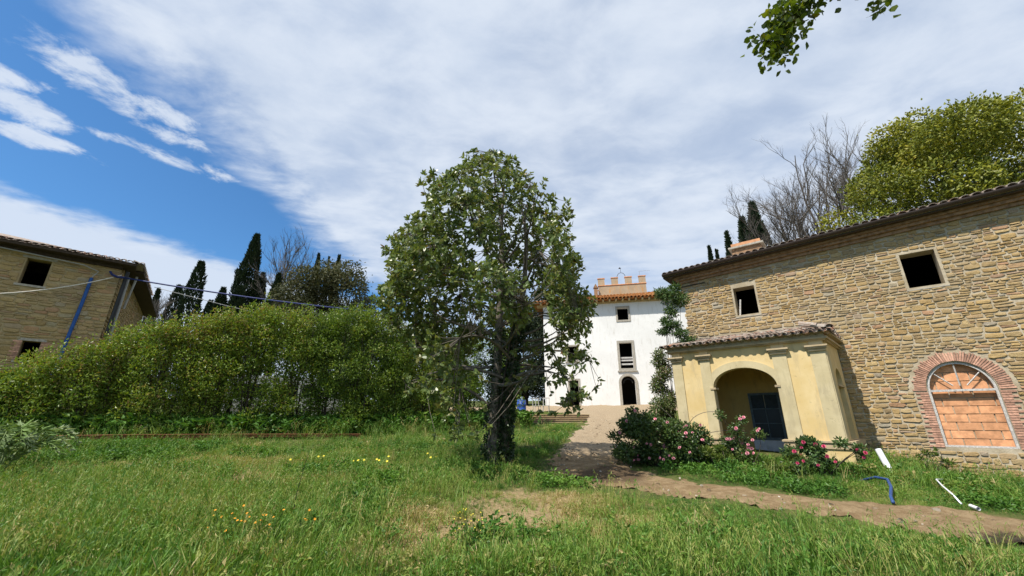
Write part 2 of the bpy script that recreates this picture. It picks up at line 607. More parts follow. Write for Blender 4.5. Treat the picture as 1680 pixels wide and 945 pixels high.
def make_ground():
    def axis(lo, hi, step, far):
        a = np.arange(lo, hi + 1e-6, step)
        o = np.geomspace(step * 3, far, 16)
        return np.r_[(lo - o)[::-1], a, hi + o]
    xs, ys = axis(-24, 20, .2, 500), axis(-2, 44, .2, 500)
    X, Y = np.meshgrid(xs, ys)
    Z = hgt(X, Y)
    nx, ny = len(xs), len(ys)
    V = np.c_[X.ravel(), Y.ravel(), Z.ravel()]
    i = (np.arange(ny - 1)[:, None] * nx + np.arange(nx - 1)[None]).ravel()
    F = np.c_[i, i + 1, i + 1 + nx, i + nx]
    m_, t, b = material('meadow_soil', .95, .1)
    p = pos(t)
    s_ = attr(t, 'straw')
    n = t.noise(p, 3.5, 7, .65)
    n2 = t.noise(p, 22, 6, .7)
    g = t.mix(t.step(n, .35, .65), (.060, .085, .022), (.115, .120, .040))
    st = t.mix(t.step(n2, .3, .7), (.20, .145, .072), (.36, .275, .155))
    c = t.mix(t.step(t.m('ADD', s_, t.m('MULTIPLY', t.m('SUBTRACT', n, .5), .8)), .12, .55), g, st)
    t.put(b.inputs['Base Color'], c)
    bump(t, b, t.m('ADD', n, n2), .8, .05)
    obj('ground', mesh_np('ground', V, [F], m_, {'straw': ('POINT', straw(V[:, 0], V[:, 1]))}, True), kind='structure')

    # the track: its own sheet just above the ground
    st_ = .09
    xs, ys = np.arange(-6, 22, st_), np.arange(.3, 38, st_)
    X, Y = np.meshgrid(xs, ys)
    sd_ = path_sd(X, Y) + .14 + (_vn(X, Y, 3., 4) - .5) * .5 + (_vn(X, Y, 9., 6) - .5) * .2
    nx, ny = len(xs), len(ys)
    ins = sd_ > 0
    keep = (ins[:-1, :-1] & ins[1:, :-1] & ins[:-1, 1:] & ins[1:, 1:]).ravel()
    i = (np.arange(ny - 1)[:, None] * nx + np.arange(nx - 1)[None]).ravel()[keep]
    F = np.c_[i, i + 1, i + 1 + nx, i + nx]
    used = np.unique(F)
    remap = np.full(nx * ny, -1)
    remap[used] = np.arange(len(used))
    xx, yy = X.ravel()[used], Y.ravel()[used]
    sdu = sd_.ravel()[used]
    wy = smooth(yy, 11.5, 14)
    zz_ = hgt(xx, yy) - .012 + .045 * smooth(sdu, 0, .3) + (_vn(xx, yy, 5, 8) - .5) * .045 - .016 * np.exp(-((sdu - .45) / .13) ** 2) * (yy < 14)
    dark_patch = np.clip(blob(xx, yy, 2.1, 9.9, 1.0, .75, .3) * 1.3 + .4 * blob(xx, yy, 2.6, 9.0, .8, .3, -.5), 0, 1) * (.5 + _vn(xx, yy, 2, 21))  # darker brown patch at the bend of the track, varied by noise
    m_, t, b = material('dirt_track', .95, .1)
    p = pos(t)
    n = t.noise(p, 5, 7, .7)
    n2 = t.noise(p, 30, 6, .75)
    c = t.mix(t.step(n, .35, .68), (.22, .15, .08), (.34, .25, .145))
    c = t.mix(t.step(n2, .5, .72, 0, .7), c, (.15, .105, .06))
    gr = t.mix(t.step(n2, .35, .65), (.25, .185, .115), (.43, .345, .24))
    c = t.mix(attr(t, 'gravel'), c, gr)
    c = t.mix(t.step(t.m('ADD', attr(t, 'dark_patch'), t.m('MULTIPLY', t.m('SUBTRACT', n2, .5), .8)), .3, .8, 0, .85), c, (.085, .058, .035))
    t.put(b.inputs['Base Color'], c)
    bump(t, b, t.m('ADD', n, n2), .9, .05)
    obj('dirt_path', mesh_np('dirt_path', np.c_[xx, yy, zz_], [remap[F]], m_, {'gravel': ('POINT', wy), 'dark_patch': ('POINT', dark_patch)}, True), kind='structure')


make_ground()


# ------------------------------------------------------------------ stones
def stone_variant(k):
    r = random.Random(100 + k)
    n = 10
    ring = []
    e = r.uniform(.30, .48)
    for i in range(n):
        a = 2 * math.pi * (i + r.uniform(-.3, .3)) / n
        c, s_ = math.cos(a), math.sin(a)
        ring.append((.5 * math.copysign(abs(c) ** e, c) * r.uniform(.90, 1.03), .5 * math.copysign(abs(s_) ** e, s_) * r.uniform(.74, 1.02)))
    tx, tz = r.uniform(-.5, .5), r.uniform(-.5, .5)
    V = [(x, .6, z) for x, z in ring] + [(x, -.4 + tx * x + tz * z, z) for x, z in ring]
    V += [(x * .90 + r.uniform(-.02, .02), -.85 + tx * x + tz * z + r.uniform(-.2, .2), z * .84 + r.uniform(-.04, .04)) for x, z in ring]
    V.append((r.uniform(-.15, .15), -.95 + r.uniform(-.15, .1), r.uniform(-.1, .1)))
    Q = [(a * n + i, a * n + (i + 1) % n, (a + 1) * n + (i + 1) % n, (a + 1) * n + i) for a in (0, 1) for i in range(n)]
    T = [(2 * n + i, 2 * n + (i + 1) % n, 3 * n) for i in range(n)]
    return np.array(V), np.array(Q), np.array(T)


SV = [stone_variant(k) for k in range(16)]
STONE_MESH = {}


def lay_stones(wall, mat, name, u0, u1, z0, z1, excl, hrange, wrange, nmax, depth, off, xf=None, cuts=None, skip=None):
    """courses of rubble; excl(z0, z1) gives spans with no stone; xf maps (u, depth, z) onto the wall's own axes"""
    stones = []
    z = z0
    r = random.Random(len(name) * 31 + int(u1 * 10))
    while z < z1:
        h = r.uniform(*hrange)
        ex = sorted(excl(z, z + h))
        spans, x = [], u0 + r.uniform(-.1, 0)
        for a, b in ex:
            if a > x:
                spans.append((x, a))
            x = max(x, b)
        if x < u1:
            spans.append((x, u1))
        for a, b in spans:
            x = a
            while x < b - .05:
                w = min(r.uniform(*wrange) * (.7 + 2.2 * h), b - x)
                if b - x - w < .12:
                    w = b - x
                if r.random() < .30 and h > .11:          # two thin ones in place of one
                    k = r.uniform(.4, .6)
                    stones.append((x + w / 2, z + h * k / 2, w - .012, h * k - .01))
                    stones.append((x + w / 2, z + h * (k + 1) / 2, w - .012, h * (1 - k) - .01))
                else:
                    dz = r.uniform(-.5, .5) * h
                    stones.append((x + w / 2, z + h / 2 + dz * .35, w - r.uniform(.004, .02), h * r.uniform(.72, 1.14) - .006))
                x += w
        z += h
    if skip:
        stones = [s_ for s_ in stones if not skip(*s_)]

    def score(s_):
        return s_[2] * s_[3] * cuts(s_[0], s_[1])
    stones.sort(key=score, reverse=True)
    Vs, Qs, Ts, rn, nb = [], [], [], [], 0
    key = mat.name
    if key not in STONE_MESH:
        STONE_MESH[key] = [mesh_np('stone', v, [q_, t_], mat) for v, q_, t_ in SV]
    for i, (u, z, w, h) in enumerate(stones):
        k = r.randrange(16)
        d = depth * r.uniform(.55, 1.25)
        rot = r.gauss(0, .05)
        fl = r.choice((-1, 1))
        if i < nmax:
            o = obj(name, STONE_MESH[key][k], wall)
            o.matrix_basis = Matrix.Translation(Vector((u, 0, z)) - Vector(off)) @ Matrix.Rotation(rot, 4, 'Y') @ Matrix.Diagonal((w * fl if False else w, d, h, 1)) if xf is None else \
                xf(u, z) @ Matrix.Rotation(rot, 4, 'Y') @ Matrix.Diagonal((w, d, h, 1))
        else:
            v, q_, t_ = SV[k]
            M = (Matrix.Translation(Vector((u, 0, z)) - Vector(off)) if xf is None else xf(u, z)) @ Matrix.Rotation(rot, 4, 'Y') @ Matrix.Diagonal((w, d, h, 1))
            M = np.array(M)
            Vs.append(v @ M[:3, :3].T + M[:3, 3])
            Qs.append(q_ + nb)
            Ts.append(t_ + nb)
            rn.append(np.full(len(v), r.random()))
            nb += len(v)
    if Vs:
        me = mesh_np('small_stones', np.vstack(Vs), [np.vstack(Qs), np.vstack(Ts)], mat, {'rnd': ('POINT', np.concatenate(rn))})
        obj('rubble_stones', me, wall, kind='stuff')


# ------------------------------------------------------------------ right-hand stone house with porch
AZR = R(-50.2)
UR = np.array([-math.sin(AZR), -math.cos(AZR), 0])
NR = np.array([math.cos(AZR), -math.sin(AZR), 0])
ZB = -1.3
OFF = (0, 0, ZB)
HR = thing('stone_farmhouse', 'ochre rubble stone farmhouse on the right with yellow plastered porch and bricked-up arch', 'house',
           tuple(NR * 16 + np.array((0, 0, ZB))), math.atan2(UR[1], UR[0]))


def r2w(u, y, z):
    return UR * u + NR * (16 + y) + np.array((0, 0, z))


def sag(u):
    return float(np.interp(u, [-5, 9], [0, .50]))


UEND = 8.5


def ell(cx, cz, rx, rz, a0=0., a1=180., n=20):
    return [(cx + rx * math.cos(R(a0 + (a1 - a0) * i / n)), cz + rz * math.sin(R(a0 + (a1 - a0) * i / n))) for i in range(n + 1)]


def rect(a, b, c, d):
    return [(a, c), (b, c), (b, d), (a, d)]


AC, AR, AZ0, ASP, ATOP = 2.245, .645, -.74, .70, 1.44          # arched window: centre, half width, sill, springing, crown
W1, W2 = (-2.665, -1.975, 3.515, 4.55), (1.885, 2.635, 3.61, 4.665)
arch_hole = [(AC - AR, AZ0), (AC + AR, AZ0)] + ell(AC, ASP, AR, ATOP - ASP)
top = [(u, 5.36 + sag(u)) for u in (UEND, 4.5, 3.2, 2, -1, -4.42)]
w = MB(OFF)
w.panel([(-4.42, -2.4), (UEND, -2.4)] + top, [rect(*W1), rect(*W2), arch_hole], 0, .5)
wallR = w.build('wall', MORTAR_R, HR)
w = MB(OFF)                                                    # side and back walls, floor
w.box(-4.42, -3.95, .502, 6.0, -2.4, 5.37)
w.box(UEND - .45, UEND, .502, 6.0, -2.4, 5.9)
w.box(-4.42, UEND, 6.003, 6.4, -2.4, 5.9)
w.build('side_wall', MORTAR_R, HR)
w = MB(OFF)
w.box(-3.94, UEND - .46, .51, 5.99, 2.6, 2.75)
w.build('upper_floor', DARK, HR)
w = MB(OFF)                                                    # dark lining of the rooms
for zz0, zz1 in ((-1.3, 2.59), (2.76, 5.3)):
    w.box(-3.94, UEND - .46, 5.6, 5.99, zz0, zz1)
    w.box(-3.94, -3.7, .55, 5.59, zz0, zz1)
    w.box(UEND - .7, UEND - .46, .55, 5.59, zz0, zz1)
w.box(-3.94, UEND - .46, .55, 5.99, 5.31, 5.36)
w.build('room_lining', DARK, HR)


def excl_right(z0, z1):
    ex = []
    zm = (z0 + z1) / 2
    for a, b, c, d in (W1, W2):
        if z1 > c - .07 and z0 < d + .05:
            ex.append((a - .05, b + .05))
    if z1 > AZ0 - .02 and z0 < ATOP + .36:
        if zm < ASP:
            ex.append((AC - AR - .28, AC + AR + .28))
        else:
            k = (zm - ASP) / (ATOP - ASP + .34)
            if k < 1:
                hw = (AR + .36) * math.sqrt(1 - k * k)
                ex.append((AC - hw, AC + hw))
    if z0 < 2.9 and z1 > -2.4:
        ex.append((-4.25, -.12) if z1 < 2.2 else (-4.3, -.3))
    return ex


def cut_right(u, z):
    P = r2w(u, 0, z)
    if not (-4.4 < u < 4.75) or z < -1.2 - .12 * u or z > 5.1 + sag(u):
        return 0.01
    return 1.0 / (P @ P)


lay_stones(wallR, STONE_R, 'stone', -4.42, UEND, -2.0, 6.1, excl_right, (.065, .165), (.11, .38), 300, .028, OFF, None, cut_right,
           skip=lambda u, z, w_, h: z > 5.06 + sag(u))
# window surrounds
for (a, b, c, d), nm in ((W1, 'left'), (W2, 'right')):
    wn = MB(OFF)
    for q_ in ((a - .055, a + .004, c - .055, d + .055), (b - .004, b + .055, c - .055, d + .055), (a + .0045, b - .0045, d - .004, d + .055), (a + .0045, b - .0045, c - .055, c + .004)):
        wn.box(q_[0], q_[1], -.006, .12, q_[2], q_[3])
    wo_ = wn.build('window', MORTAR_R, HR)
    if nm == 'left':
        fr = MB(OFF)
        fr.box(0, .05, .16, .20, 0, .62, lambda x, y, z: (a + .03 + x + (z * .16), y, c + z))
        fr.build('broken_shutter', WOODW, wo_)
    sl = MB(OFF)
    sl.box(a - .06, b + .06, -.02, .3, c - .085, c - .057)
    sl.build('sill', STONEGREY, wo_)
# arched window: frame, bars, block infill, brick surround
aw = MB(OFF)
o_ = ell(AC, ASP, AR - .004, ATOP - ASP - .004)
i_ = ell(AC, ASP, AR - .055, ATOP - ASP - .055)
aw.prism(o_ + i_[::-1], .03, .10)
aw.box(AC - AR + .004, AC - AR + .055, .03, .10, AZ0 + .05, ASP - .001)
aw.box(AC + AR - .055, AC + AR - .004, .03, .10, AZ0 + .05, ASP - .001)
aw.box(AC - AR + .004, AC + AR - .004, .025, .105, AZ0 + .004, AZ0 + .05)
AW = aw.build('arched_window', WOODW, HR)
b_ = MB(OFF)
b_.box(AC - AR + .056, AC + AR - .056, .02, .11, ASP - .035, ASP + .02)
b_.build('transom', WOODW, AW)
for an, l in ((42, .50), (90, .62), (138, .50)):
    b_ = MB(OFF)
    r0 = .10 if an == 90 else .16
    p0 = np.array((AC + r0 * math.cos(R(an)) * 1.1, .065, ASP + .02 + r0 * math.sin(R(an)) * .9))
    p1 = np.array((AC + (AR - .03) * math.cos(R(an)), .065, ASP + (ATOP - ASP - .03) * math.sin(R(an))))
    b_.tube([p0, p1], .016, 4)
    b_.build('glazing_bar', WOODW, AW)
bk = MB()
bk.box(-.5, .5, -.5, .5, -.5, .5)
BOX_T = bk.mesh('block', TERRA)
BOX_B = bk.mesh('brick', BRICK)
mo = MB(OFF)
mo.box(AC - AR - .05, AC + AR + .05, .20, .44, AZ0 - .05, ATOP + .04)
mo.build('infill_mortar', MORTAR_R, AW)
rr = random.Random(5)
z, row = AZ0 + .01, 0
while z < ATOP:
    h = .205 if z < ASP else .235
    x = AC - AR - .02 - (.24 if row % 2 else 0.06)
    while x < AC + AR:
        wl = .46 + rr.uniform(-.03, .03)
        x0, x1 = max(x, AC - AR - .04), min(x + wl, AC + AR + .04)
        if x1 - x0 > .05:
            o = obj('terracotta_block', BOX_T, AW)
            o.location = ((x0 + x1) / 2, .20, z + h / 2 - ZB)
            o.scale = (x1 - x0 - .024, .05 + rr.uniform(-.010, .016), h - .018)
            o.rotation_euler = (0, rr.uniform(-.012, .012), rr.uniform(-.015, .015))
        x += wl
    z += h
    row += 1
nb = 52
for i in range(nb):
    a = R(180 * (i + .5) / nb)
    rx, rz = AR + .02, ATOP - ASP + .02
    ln = .25 * rr.uniform(.85, 1.15)
    nrm = np.array((math.cos(a) / rx, math.sin(a) / rz))
    nrm /= np.linalg.norm(nrm)
    c = np.array((AC + rx * math.cos(a), ASP + rz * math.sin(a))) + nrm * ln / 2
    o = obj('brick', BOX_B, AW)
    o.location = (c[0], .0 + rr.uniform(-.004, .004), c[1] - ZB)
    o.scale = (ln, .05, .0355)
    o.rotation_euler = (0, -math.atan2(nrm[1], nrm[0]), 0)
for s_ in (-1, 1):
    z, k = ASP - .03, 0
    while z > AZ0 + .02:
        ln = (.27, .17)[k % 2] * rr.uniform(.85, 1.1)
        o = obj('brick', BOX_B, AW)
        o.location = (AC + s_ * (AR + .008 + ln / 2), rr.uniform(-.004, .004), z - .03 - ZB)
        o.scale = (ln, .05, .048)
        z -= .062
        k += 1
# eaves: stepped brick cornice, soffit, gutter, tiles
us = [-5.0, -3.5, -2, -1, 0, 1, 2, 2.6, 3.2, 3.9, 4.5, 5.5, 7, UEND + .4]


def strip(mb, y0, y1, z0, z1, ua=-5.0, ub=UEND + .4, zt=None):
    pts = [u for u in us if ua < u < ub]
    pts = [ua] + pts + [ub]
    for a, b in zip(pts[:-1], pts[1:]):
        V = []
        for u in (a, b):
            s_ = sag(u)
            V += [(u, y0, z0 + s_), (u, y1, z0 + s_), (u, y1, z1 + s_ + (zt or 0)), (u, y0, z1 + s_)]
        mb.add(V, [(0, 4, 5, 1), (1, 5, 6, 2), (2, 6, 7, 3), (3, 7, 4, 0), (0, 1, 2, 3), (4, 7, 6, 5)])


m_ = MB(OFF)
strip(m_, -.09, .4, 5.08, 5.18, -4.5)
strip(m_, -.18, .4, 5.182, 5.27, -4.58)
strip(m_, -.25, .4, 5.272, 5.34, -4.66)
cor = m_.build('cornice', BRICKBAND, HR)
m_ = MB(OFF)
strip(m_, -.42, 1.0, 5.342, 5.385, -5.0, zt=.0)
m_.build('soffit', DARKWOOD, HR)
gt = MB(OFF)
for u0, u1 in zip(us[:-1], us[1:]):
    pr = [(-.47 + .085 * math.cos(R(a)), 5.49 + .095 * math.sin(R(a))) for a in range(180, 361, 20)]
    V = [(u, y, z + sag(u)) for u in (u0, u1) for y, z in pr]
    n = len(pr)
    gt.add(V, [(i, i + 1, n + i + 1, n + i) for i in range(n - 1)])
gt.add([(us[0], y, z) for y, z in pr], [], [(0, i, i + 1) for i in range(1, len(pr) - 1)])
gt.build('gutter', GUTTER, HR)
SLR = math.tan(R(16))
m_ = MB(OFF)
for u0, u1 in zip(us[:-1], us[1:]):
    V = []
    for u in (u0, u1):
        V += [(u, -.42, 5.49 + sag(u)), (u, 3.4, 5.47 + sag(u) + 3.98 * SLR), (u, 6.9, 5.47 + sag(u) + .48 * SLR), (u, -.42, 5.39 + sag(u))]
    m_.add(V, [(0, 4, 5, 1), (1, 5, 6, 2), (3, 7, 4, 0), (3, 2, 6, 7)])
m_.add([(-5.0, -.42, 5.49), (-5.0, 3.4, 5.47 + 3.98 * SLR), (-5.0, 6.9, 5.47 + .48 * SLR)], [], [(0, 1, 2)])
roofR = m_.build('roof', TILE, HR)


def tile_geo(L=.44, r0=.105, r1=.085, n=6, th=.016):
    V = []
    for y, r in ((0, r0), (L, r1)):
        for rr_ in (r, r - th):
            for i in range(n + 1):
                a = math.pi * i / n
                V.append((rr_ * math.cos(a), y, rr_ * .8 * math.sin(a)))
    k = n + 1
    Q = []
    for i in range(n):
        Q += [(i, i + 1, 2 * k + i + 1, 2 * k + i), (k + i + 1, k + i, 3 * k + i, 3 * k + i + 1), (i + 1, i, k + i, k + i + 1)]
    return np.array(V), np.array(Q)


TV, TQ = tile_geo()
TILE_ME = mesh_np('roof_tile', TV, [TQ], TILE, smooth_=False)


def lay_tile(parent, u, y, z, slope, off, rz=0.0, sc_=1.0):
    o = obj('roof_tile', TILE_ME, parent)
    o.location = (u - off[0], y - off[1], z - off[2])
    o.rotation_euler = (slope + rr.uniform(-.04, .04), rr.uniform(-.12, .12), rz + rr.uniform(-.07, .07))
    o.scale = (sc_ * rr.uniform(.92, 1.06),) * 3
    return o


u = -4.9
TS = math.atan(SLR)
while u < UEND + .3:
    for k in range(2 if u < 4.4 else 1):
        lay_tile(roofR, u, -.50 + k * .36, 5.495 + sag(u) + (k * .36 - .02) * SLR + .012, TS, OFF)
    u += .215
ch = MB(OFF)
ch.box(-2.62, -1.6, 1.0, 1.6, 5.5, 6.44)
CH = ch.build('chimney', BRICKBAND, HR)
ch = MB(OFF)
ch.box(-2.72, -1.5, .9, 1.7, 6.441, 6.51)
ch.build('cap', STONEGREY, CH)
ch = MB(OFF)
ch.box(-2.62, -1.6, 1.0, 1.6, 6.511, 6.66)
ch.build('top_course', TERRA, CH)
bt = MB(OFF)
bt.tube([(-4.45, -.05, 4.965), (-3.56, -.04, 4.985)], .018, 5)
bt.build('wall_tie_bar', IRON, HR)

# --- porch
YF = -2.3
SK = .108 / .994


def ps(u, y, z):
    """the porch is a little skewed to the house"""
    return (u + (y - YF) * SK, y, z)


pa = [(-3.28, -1.16)] + [(-1.605, -1.16)]
PH = [(-3.28, -1.16), (-1.605, -1.16)] + ell(-2.4425, .88, .8375, .545, 0, 180, 22)
pw = MB(OFF)
pw.panel(rect(-4.44, -.36, -1.7, 2.24), [PH], YF, YF + .30)
PORCH = pw.build('porch', YELLOW, HR)


def side_panel(u_at, t, hole):
    mb = MB(OFF)
    hl = [[(YF + .8, -.56), (YF + 1.75, -.56)] + ell(YF + 1.275, .88, .475, .48, 0, 180, 14)] if hole else []
    mb.panel(rect(YF + .302, -.045, -1.7, 2.24), hl, 0, t, lambda a, b, c: ps(u_at + b, a, c))
    return mb


side_panel(-.36, -.28, True).build('porch_side', YELLOW, PORCH)
side_panel(-4.44, .28, False).build('porch_side', YELLOW, PORCH)
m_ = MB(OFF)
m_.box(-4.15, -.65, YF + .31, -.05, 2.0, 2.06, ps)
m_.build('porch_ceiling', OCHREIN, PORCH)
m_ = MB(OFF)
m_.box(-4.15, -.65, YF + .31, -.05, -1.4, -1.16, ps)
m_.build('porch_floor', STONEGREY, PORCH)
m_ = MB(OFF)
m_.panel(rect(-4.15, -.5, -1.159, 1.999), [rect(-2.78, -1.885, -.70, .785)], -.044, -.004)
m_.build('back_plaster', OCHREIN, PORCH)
# window at the back of the porch
m_ = MB(OFF)
a, b, c, d = -2.78, -1.885, -.70, .785
m_.box(a, a + .07, -.075, -.02, c, d)
m_.box(b - .07, b, -.075, -.02, c, d)
m_.box(a + .071, b - .071, -.075, -.02, d - .07, d)
m_.box(a + .071, b - .071, -.075, -.02, c, c + .08)
PWI = m_.build('porch_window', TEAL, PORCH)
rows_ = [(c + .081, c + .50), (c + .53, c + .96), (c + .99, d - .071)]
xm = (a + b) / 2
for k, (z0, z1) in enumerate(rows_):
    for x0, x1 in ((a + .071, xm - .013), (xm + .013, b - .071)):
        m_ = MB(OFF)
        m_.box(x0, x1, -.045, -.037, z0, z1)
        m_.build('pane' if k < 2 else 'shutter_board', GLASS if k < 2 else DARKPANEL, PWI)
    if k:
        m_ = MB(OFF)
        m_.box(a + .071, b - .071, -.07, -.03, z0 - .029, z0 - .001)
        m_.build('glazing_bar', TEAL, PWI)
m_ = MB(OFF)
m_.box(xm - .012, xm + .012, -.065, -.033, c + .081, rows_[1][1])
m_.build('glazing_bar', TEAL, PWI)
m_ = MB(OFF)
m_.box(a - .05, b + .15, -.10, -.046, -1.15, -.705)
m_.build('grey_panel', SILLG, PORCH)
# pilasters, capitals, mouldings
for u0, u1 in ((-4.44, -4.14), (-3.575, -3.285), (-1.60, -1.25), (-.70, -.36)):
    m_ = MB(OFF)
    m_.box(u0, u1, YF - .035, YF - .002, -.575, 1.735)
    m_.box(u0 + .02, u1 - .02, YF - .035, YF - .002, 1.891, 2.015)
    P_ = m_.build('pilaster', BEIGE, PORCH)
    m_ = MB(OFF)
    m_.box(u0 - .03, u1 + .03, YF - .09, YF - .003, 1.736, 1.80)
    m_.box(u0 - .06, u1 + .06, YF - .13, YF - .003, 1.801, 1.845)
    m_.box(u0 - .085, u1 + .085, YF - .16, YF - .003, 1.846, 1.89)
    m_.build('capital', MOULD, P_)
m_ = MB(OFF)                                                   # pilaster on the side by the corner
m_.box(-.362, -.335, YF + .0, YF + .38, -.575, 1.735, ps)
m_.build('pilaster', BEIGE, PORCH)
oa, ia = ell(-2.4425, .88, .8375 + .20, .545 + .20, 0, 180, 22), ell(-2.4425, .88, .836, .544, 0, 180, 22)
m_ = MB(OFF)
m_.prism(oa + ia[::-1], YF - .028, YF - .001)
m_.box(-3.48 + .19, -3.278, YF - .026, YF + .31, -.575, .82)
m_.build('archivolt', BEIGE, PORCH)
for x0, x1 in ((-3.37, -3.215), (-1.665, -1.53)):
    m_ = MB(OFF)
    m_.box(x0, x1, YF - .06, YF + .32, .82, .878)
    m_.build('impost', MOULD, PORCH)
m_ = MB(OFF)
m_.box(-.7, -.33, YF + .78, YF + 1.78, .83, .88, lambda u, y, z: ps(u, y, z))
m_.build('impost', MOULD, PORCH)
m_ = MB(OFF)
m_.box(-4.52, -.29, YF - .09, -.05, 2.016, 2.20, ps)
m_.box(-4.58, -.23, YF - .14, -.05, 2.05, 2.10, ps)
m_.box(-4.64, -.17, YF - .18, -.05, 2.201, 2.27, ps)
m_.build('entablature', MOULD, PORCH)
for x0, x1 in ((-4.53, -3.10), (-1.69, -.27)):
    m_ = MB(OFF)
    yb = -.05 if x1 > -1 else YF + .31
    m_.box(x0, x1, YF - .085, YF + .33, -1.75, -.765)
    PL = m_.build('plinth', YELLOW, PORCH)
    m_ = MB(OFF)
    m_.box(x0 - .03, x1 + .03, YF - .12, YF + .35, -.764, -.70)
    m_.box(x0 - .015, x1 + .015, YF - .105, YF + .34, -.699, -.62)
    m_.box(x0 - .05, x1 + .05, YF - .14, YF + .36, -.619, -.576)
    m_.build('base_moulding', MOULD, PL)
m_ = MB(OFF)
m_.box(-.37, -.275, YF + .331, -.05, -1.75, -.765, ps)
PL = m_.build('plinth', YELLOW, PORCH)
m_ = MB(OFF)
m_.box(-.375, -.245, YF + .361, -.05, -.764, -.69, ps)
m_.box(-.38, -.225, YF + .361, -.05, -.689, -.576, ps)
m_.build('base_moulding', MOULD, PL)
# porch roof
EZ, RZ = 2.275, 2.84
m_ = MB(OFF)
e0, e1, r0_, r1_ = ps(-4.70, YF - .26, EZ), ps(-.10, YF - .26, EZ), (-4.30, -.01, RZ), (-.75, -.01, RZ)
s1 = (.02, -.01, EZ + .02)
s0 = (-4.62, -.01, EZ + .02)
dn = np.array((0, 0, -.05))
m_.add([e0, e1, r1_, r0_], [(0, 1, 2, 3)])
m_.add([e1, s1, r1_], [], [(0, 1, 2)])
m_.add([e0, r0_, s0], [], [(0, 1, 2)])
m_.add([e0, e1, e1 + dn, e0 + dn, s1, s1 + dn, s0, s0 + dn], [(0, 3, 2, 1), (1, 2, 5, 4), (0, 6, 7, 3), (3, 7, 5, 2)])
PR = m_.build('porch_roof', GUTTER, HR)
sl = math.atan((RZ - EZ) / 2.5)
ncol = 23
for i in range(ncol):
    u_e = -4.62 + i * (4.46 / (ncol - 1))
    for k in range(7):
        s_ = -.05 + k * .36
        y = YF - .26 + s_ * math.cos(sl)
        u_ = u_e + (s_ * .11)
        if u_ > -.12 - max(0, s_) * .27 or y > -.3:
            continue
        lay_tile(PR, u_, y, EZ + s_ * math.sin(sl) - .045, sl, OFF, -.11, .78)
        if i < ncol - 1:                                        # channel tile between two covers
            o = lay_tile(PR, u_ + .1, y + .02, EZ + s_ * math.sin(sl) + .0, sl, OFF, -.11, .78)
            o.rotation_euler = (sl, math.pi + rr.uniform(-.06, .06), -.11)
for k in range(9):                                             # tiles along the hip
    f = k / 9
    p = np.array(e1) * (1 - f) + np.array(r1_) * f
    lay_tile(PR, p[0], p[1], p[2] + .04, sl * .8, OFF, math.atan2(r1_[1] - e1[1], r1_[0] - e1[0]) - math.pi / 2)
for i in range(8):
    f = (i + .5) / 8
    p = np.array(e1) * (1 - f) + np.array(s1) * f
    for k in range(2):
        if k * .36 < .75 * (1 - f) + .1:
            lay_tile(PR, p[0] - k * .3 + .02, p[1], p[2] + .03 + k * .1, .3, OFF, math.pi / 2 - .1)


# ------------------------------------------------------------------ left-hand stone house
KL = 18 / 14
CL = np.array((-18.22, 17.33, 0))
azl = R(46)
UL = np.array((math.sin(azl), math.cos(azl), 0))
NL = np.array((-UL[1], UL[0], 0))
ZL = -.75
OFL = (0, 0, ZL)
HL = thing('stone_house', 'brown rubble stone house at the left edge with blue pipe running down its wall', 'house', (CL[0], CL[1], ZL), math.atan2(UL[1], UL[0]))
LW1, LW2 = (-2.83, -2.14, 5.24, 6.36), (-2.115, -1.62, 2.18, 2.96)
LW3, LW4 = (-7.6, -6.9, 5.24, 6.36), (-7.6, -6.9, 2.18, 2.96)
w = MB(OFL)
w.panel(rect(-11, 0, -1.4, 6.72), [rect(*LW1), rect(*LW2), rect(*LW3), rect(*LW4)], 0, .5)
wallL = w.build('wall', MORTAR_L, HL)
w = MB(OFL)
SDL = 11.5
SKL = .105 / .995


def sl_(u, y, z):
    return (u + y * SKL, y, z)


w.box(-.5, 0, .502, SDL, -1.4, 6.72, sl_)
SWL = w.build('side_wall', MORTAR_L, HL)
w = MB(OFL)
w.box(-11, -.52, SDL - .5, SDL, -1.4, 6.72)
w.box(-11, -10.5, .502, SDL - .51, -1.4, 6.72)
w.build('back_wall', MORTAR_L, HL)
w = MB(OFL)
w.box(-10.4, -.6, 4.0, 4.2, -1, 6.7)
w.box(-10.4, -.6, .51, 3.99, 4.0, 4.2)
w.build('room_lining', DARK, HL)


def excl_left(z0, z1):
    ex = []
    for a, b, c, d in (LW1, LW2, LW3, LW4):
        if z1 > c - .10 and z0 < d + .05:
            ex.append((a - .05, b + .05))
    return ex


def cut_left(u, z):
    return 1.0 if (u > -4.2 and z > 1.2) else 0.02


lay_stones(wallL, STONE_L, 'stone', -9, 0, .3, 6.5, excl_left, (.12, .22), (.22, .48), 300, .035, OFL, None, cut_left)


def xf_side(s_, z):
    return Matrix.Translation(Vector((s_ * SKL, s_, z - ZL))) @ Matrix.Rotation(math.pi / 2 - math.atan(SKL), 4, 'Z')


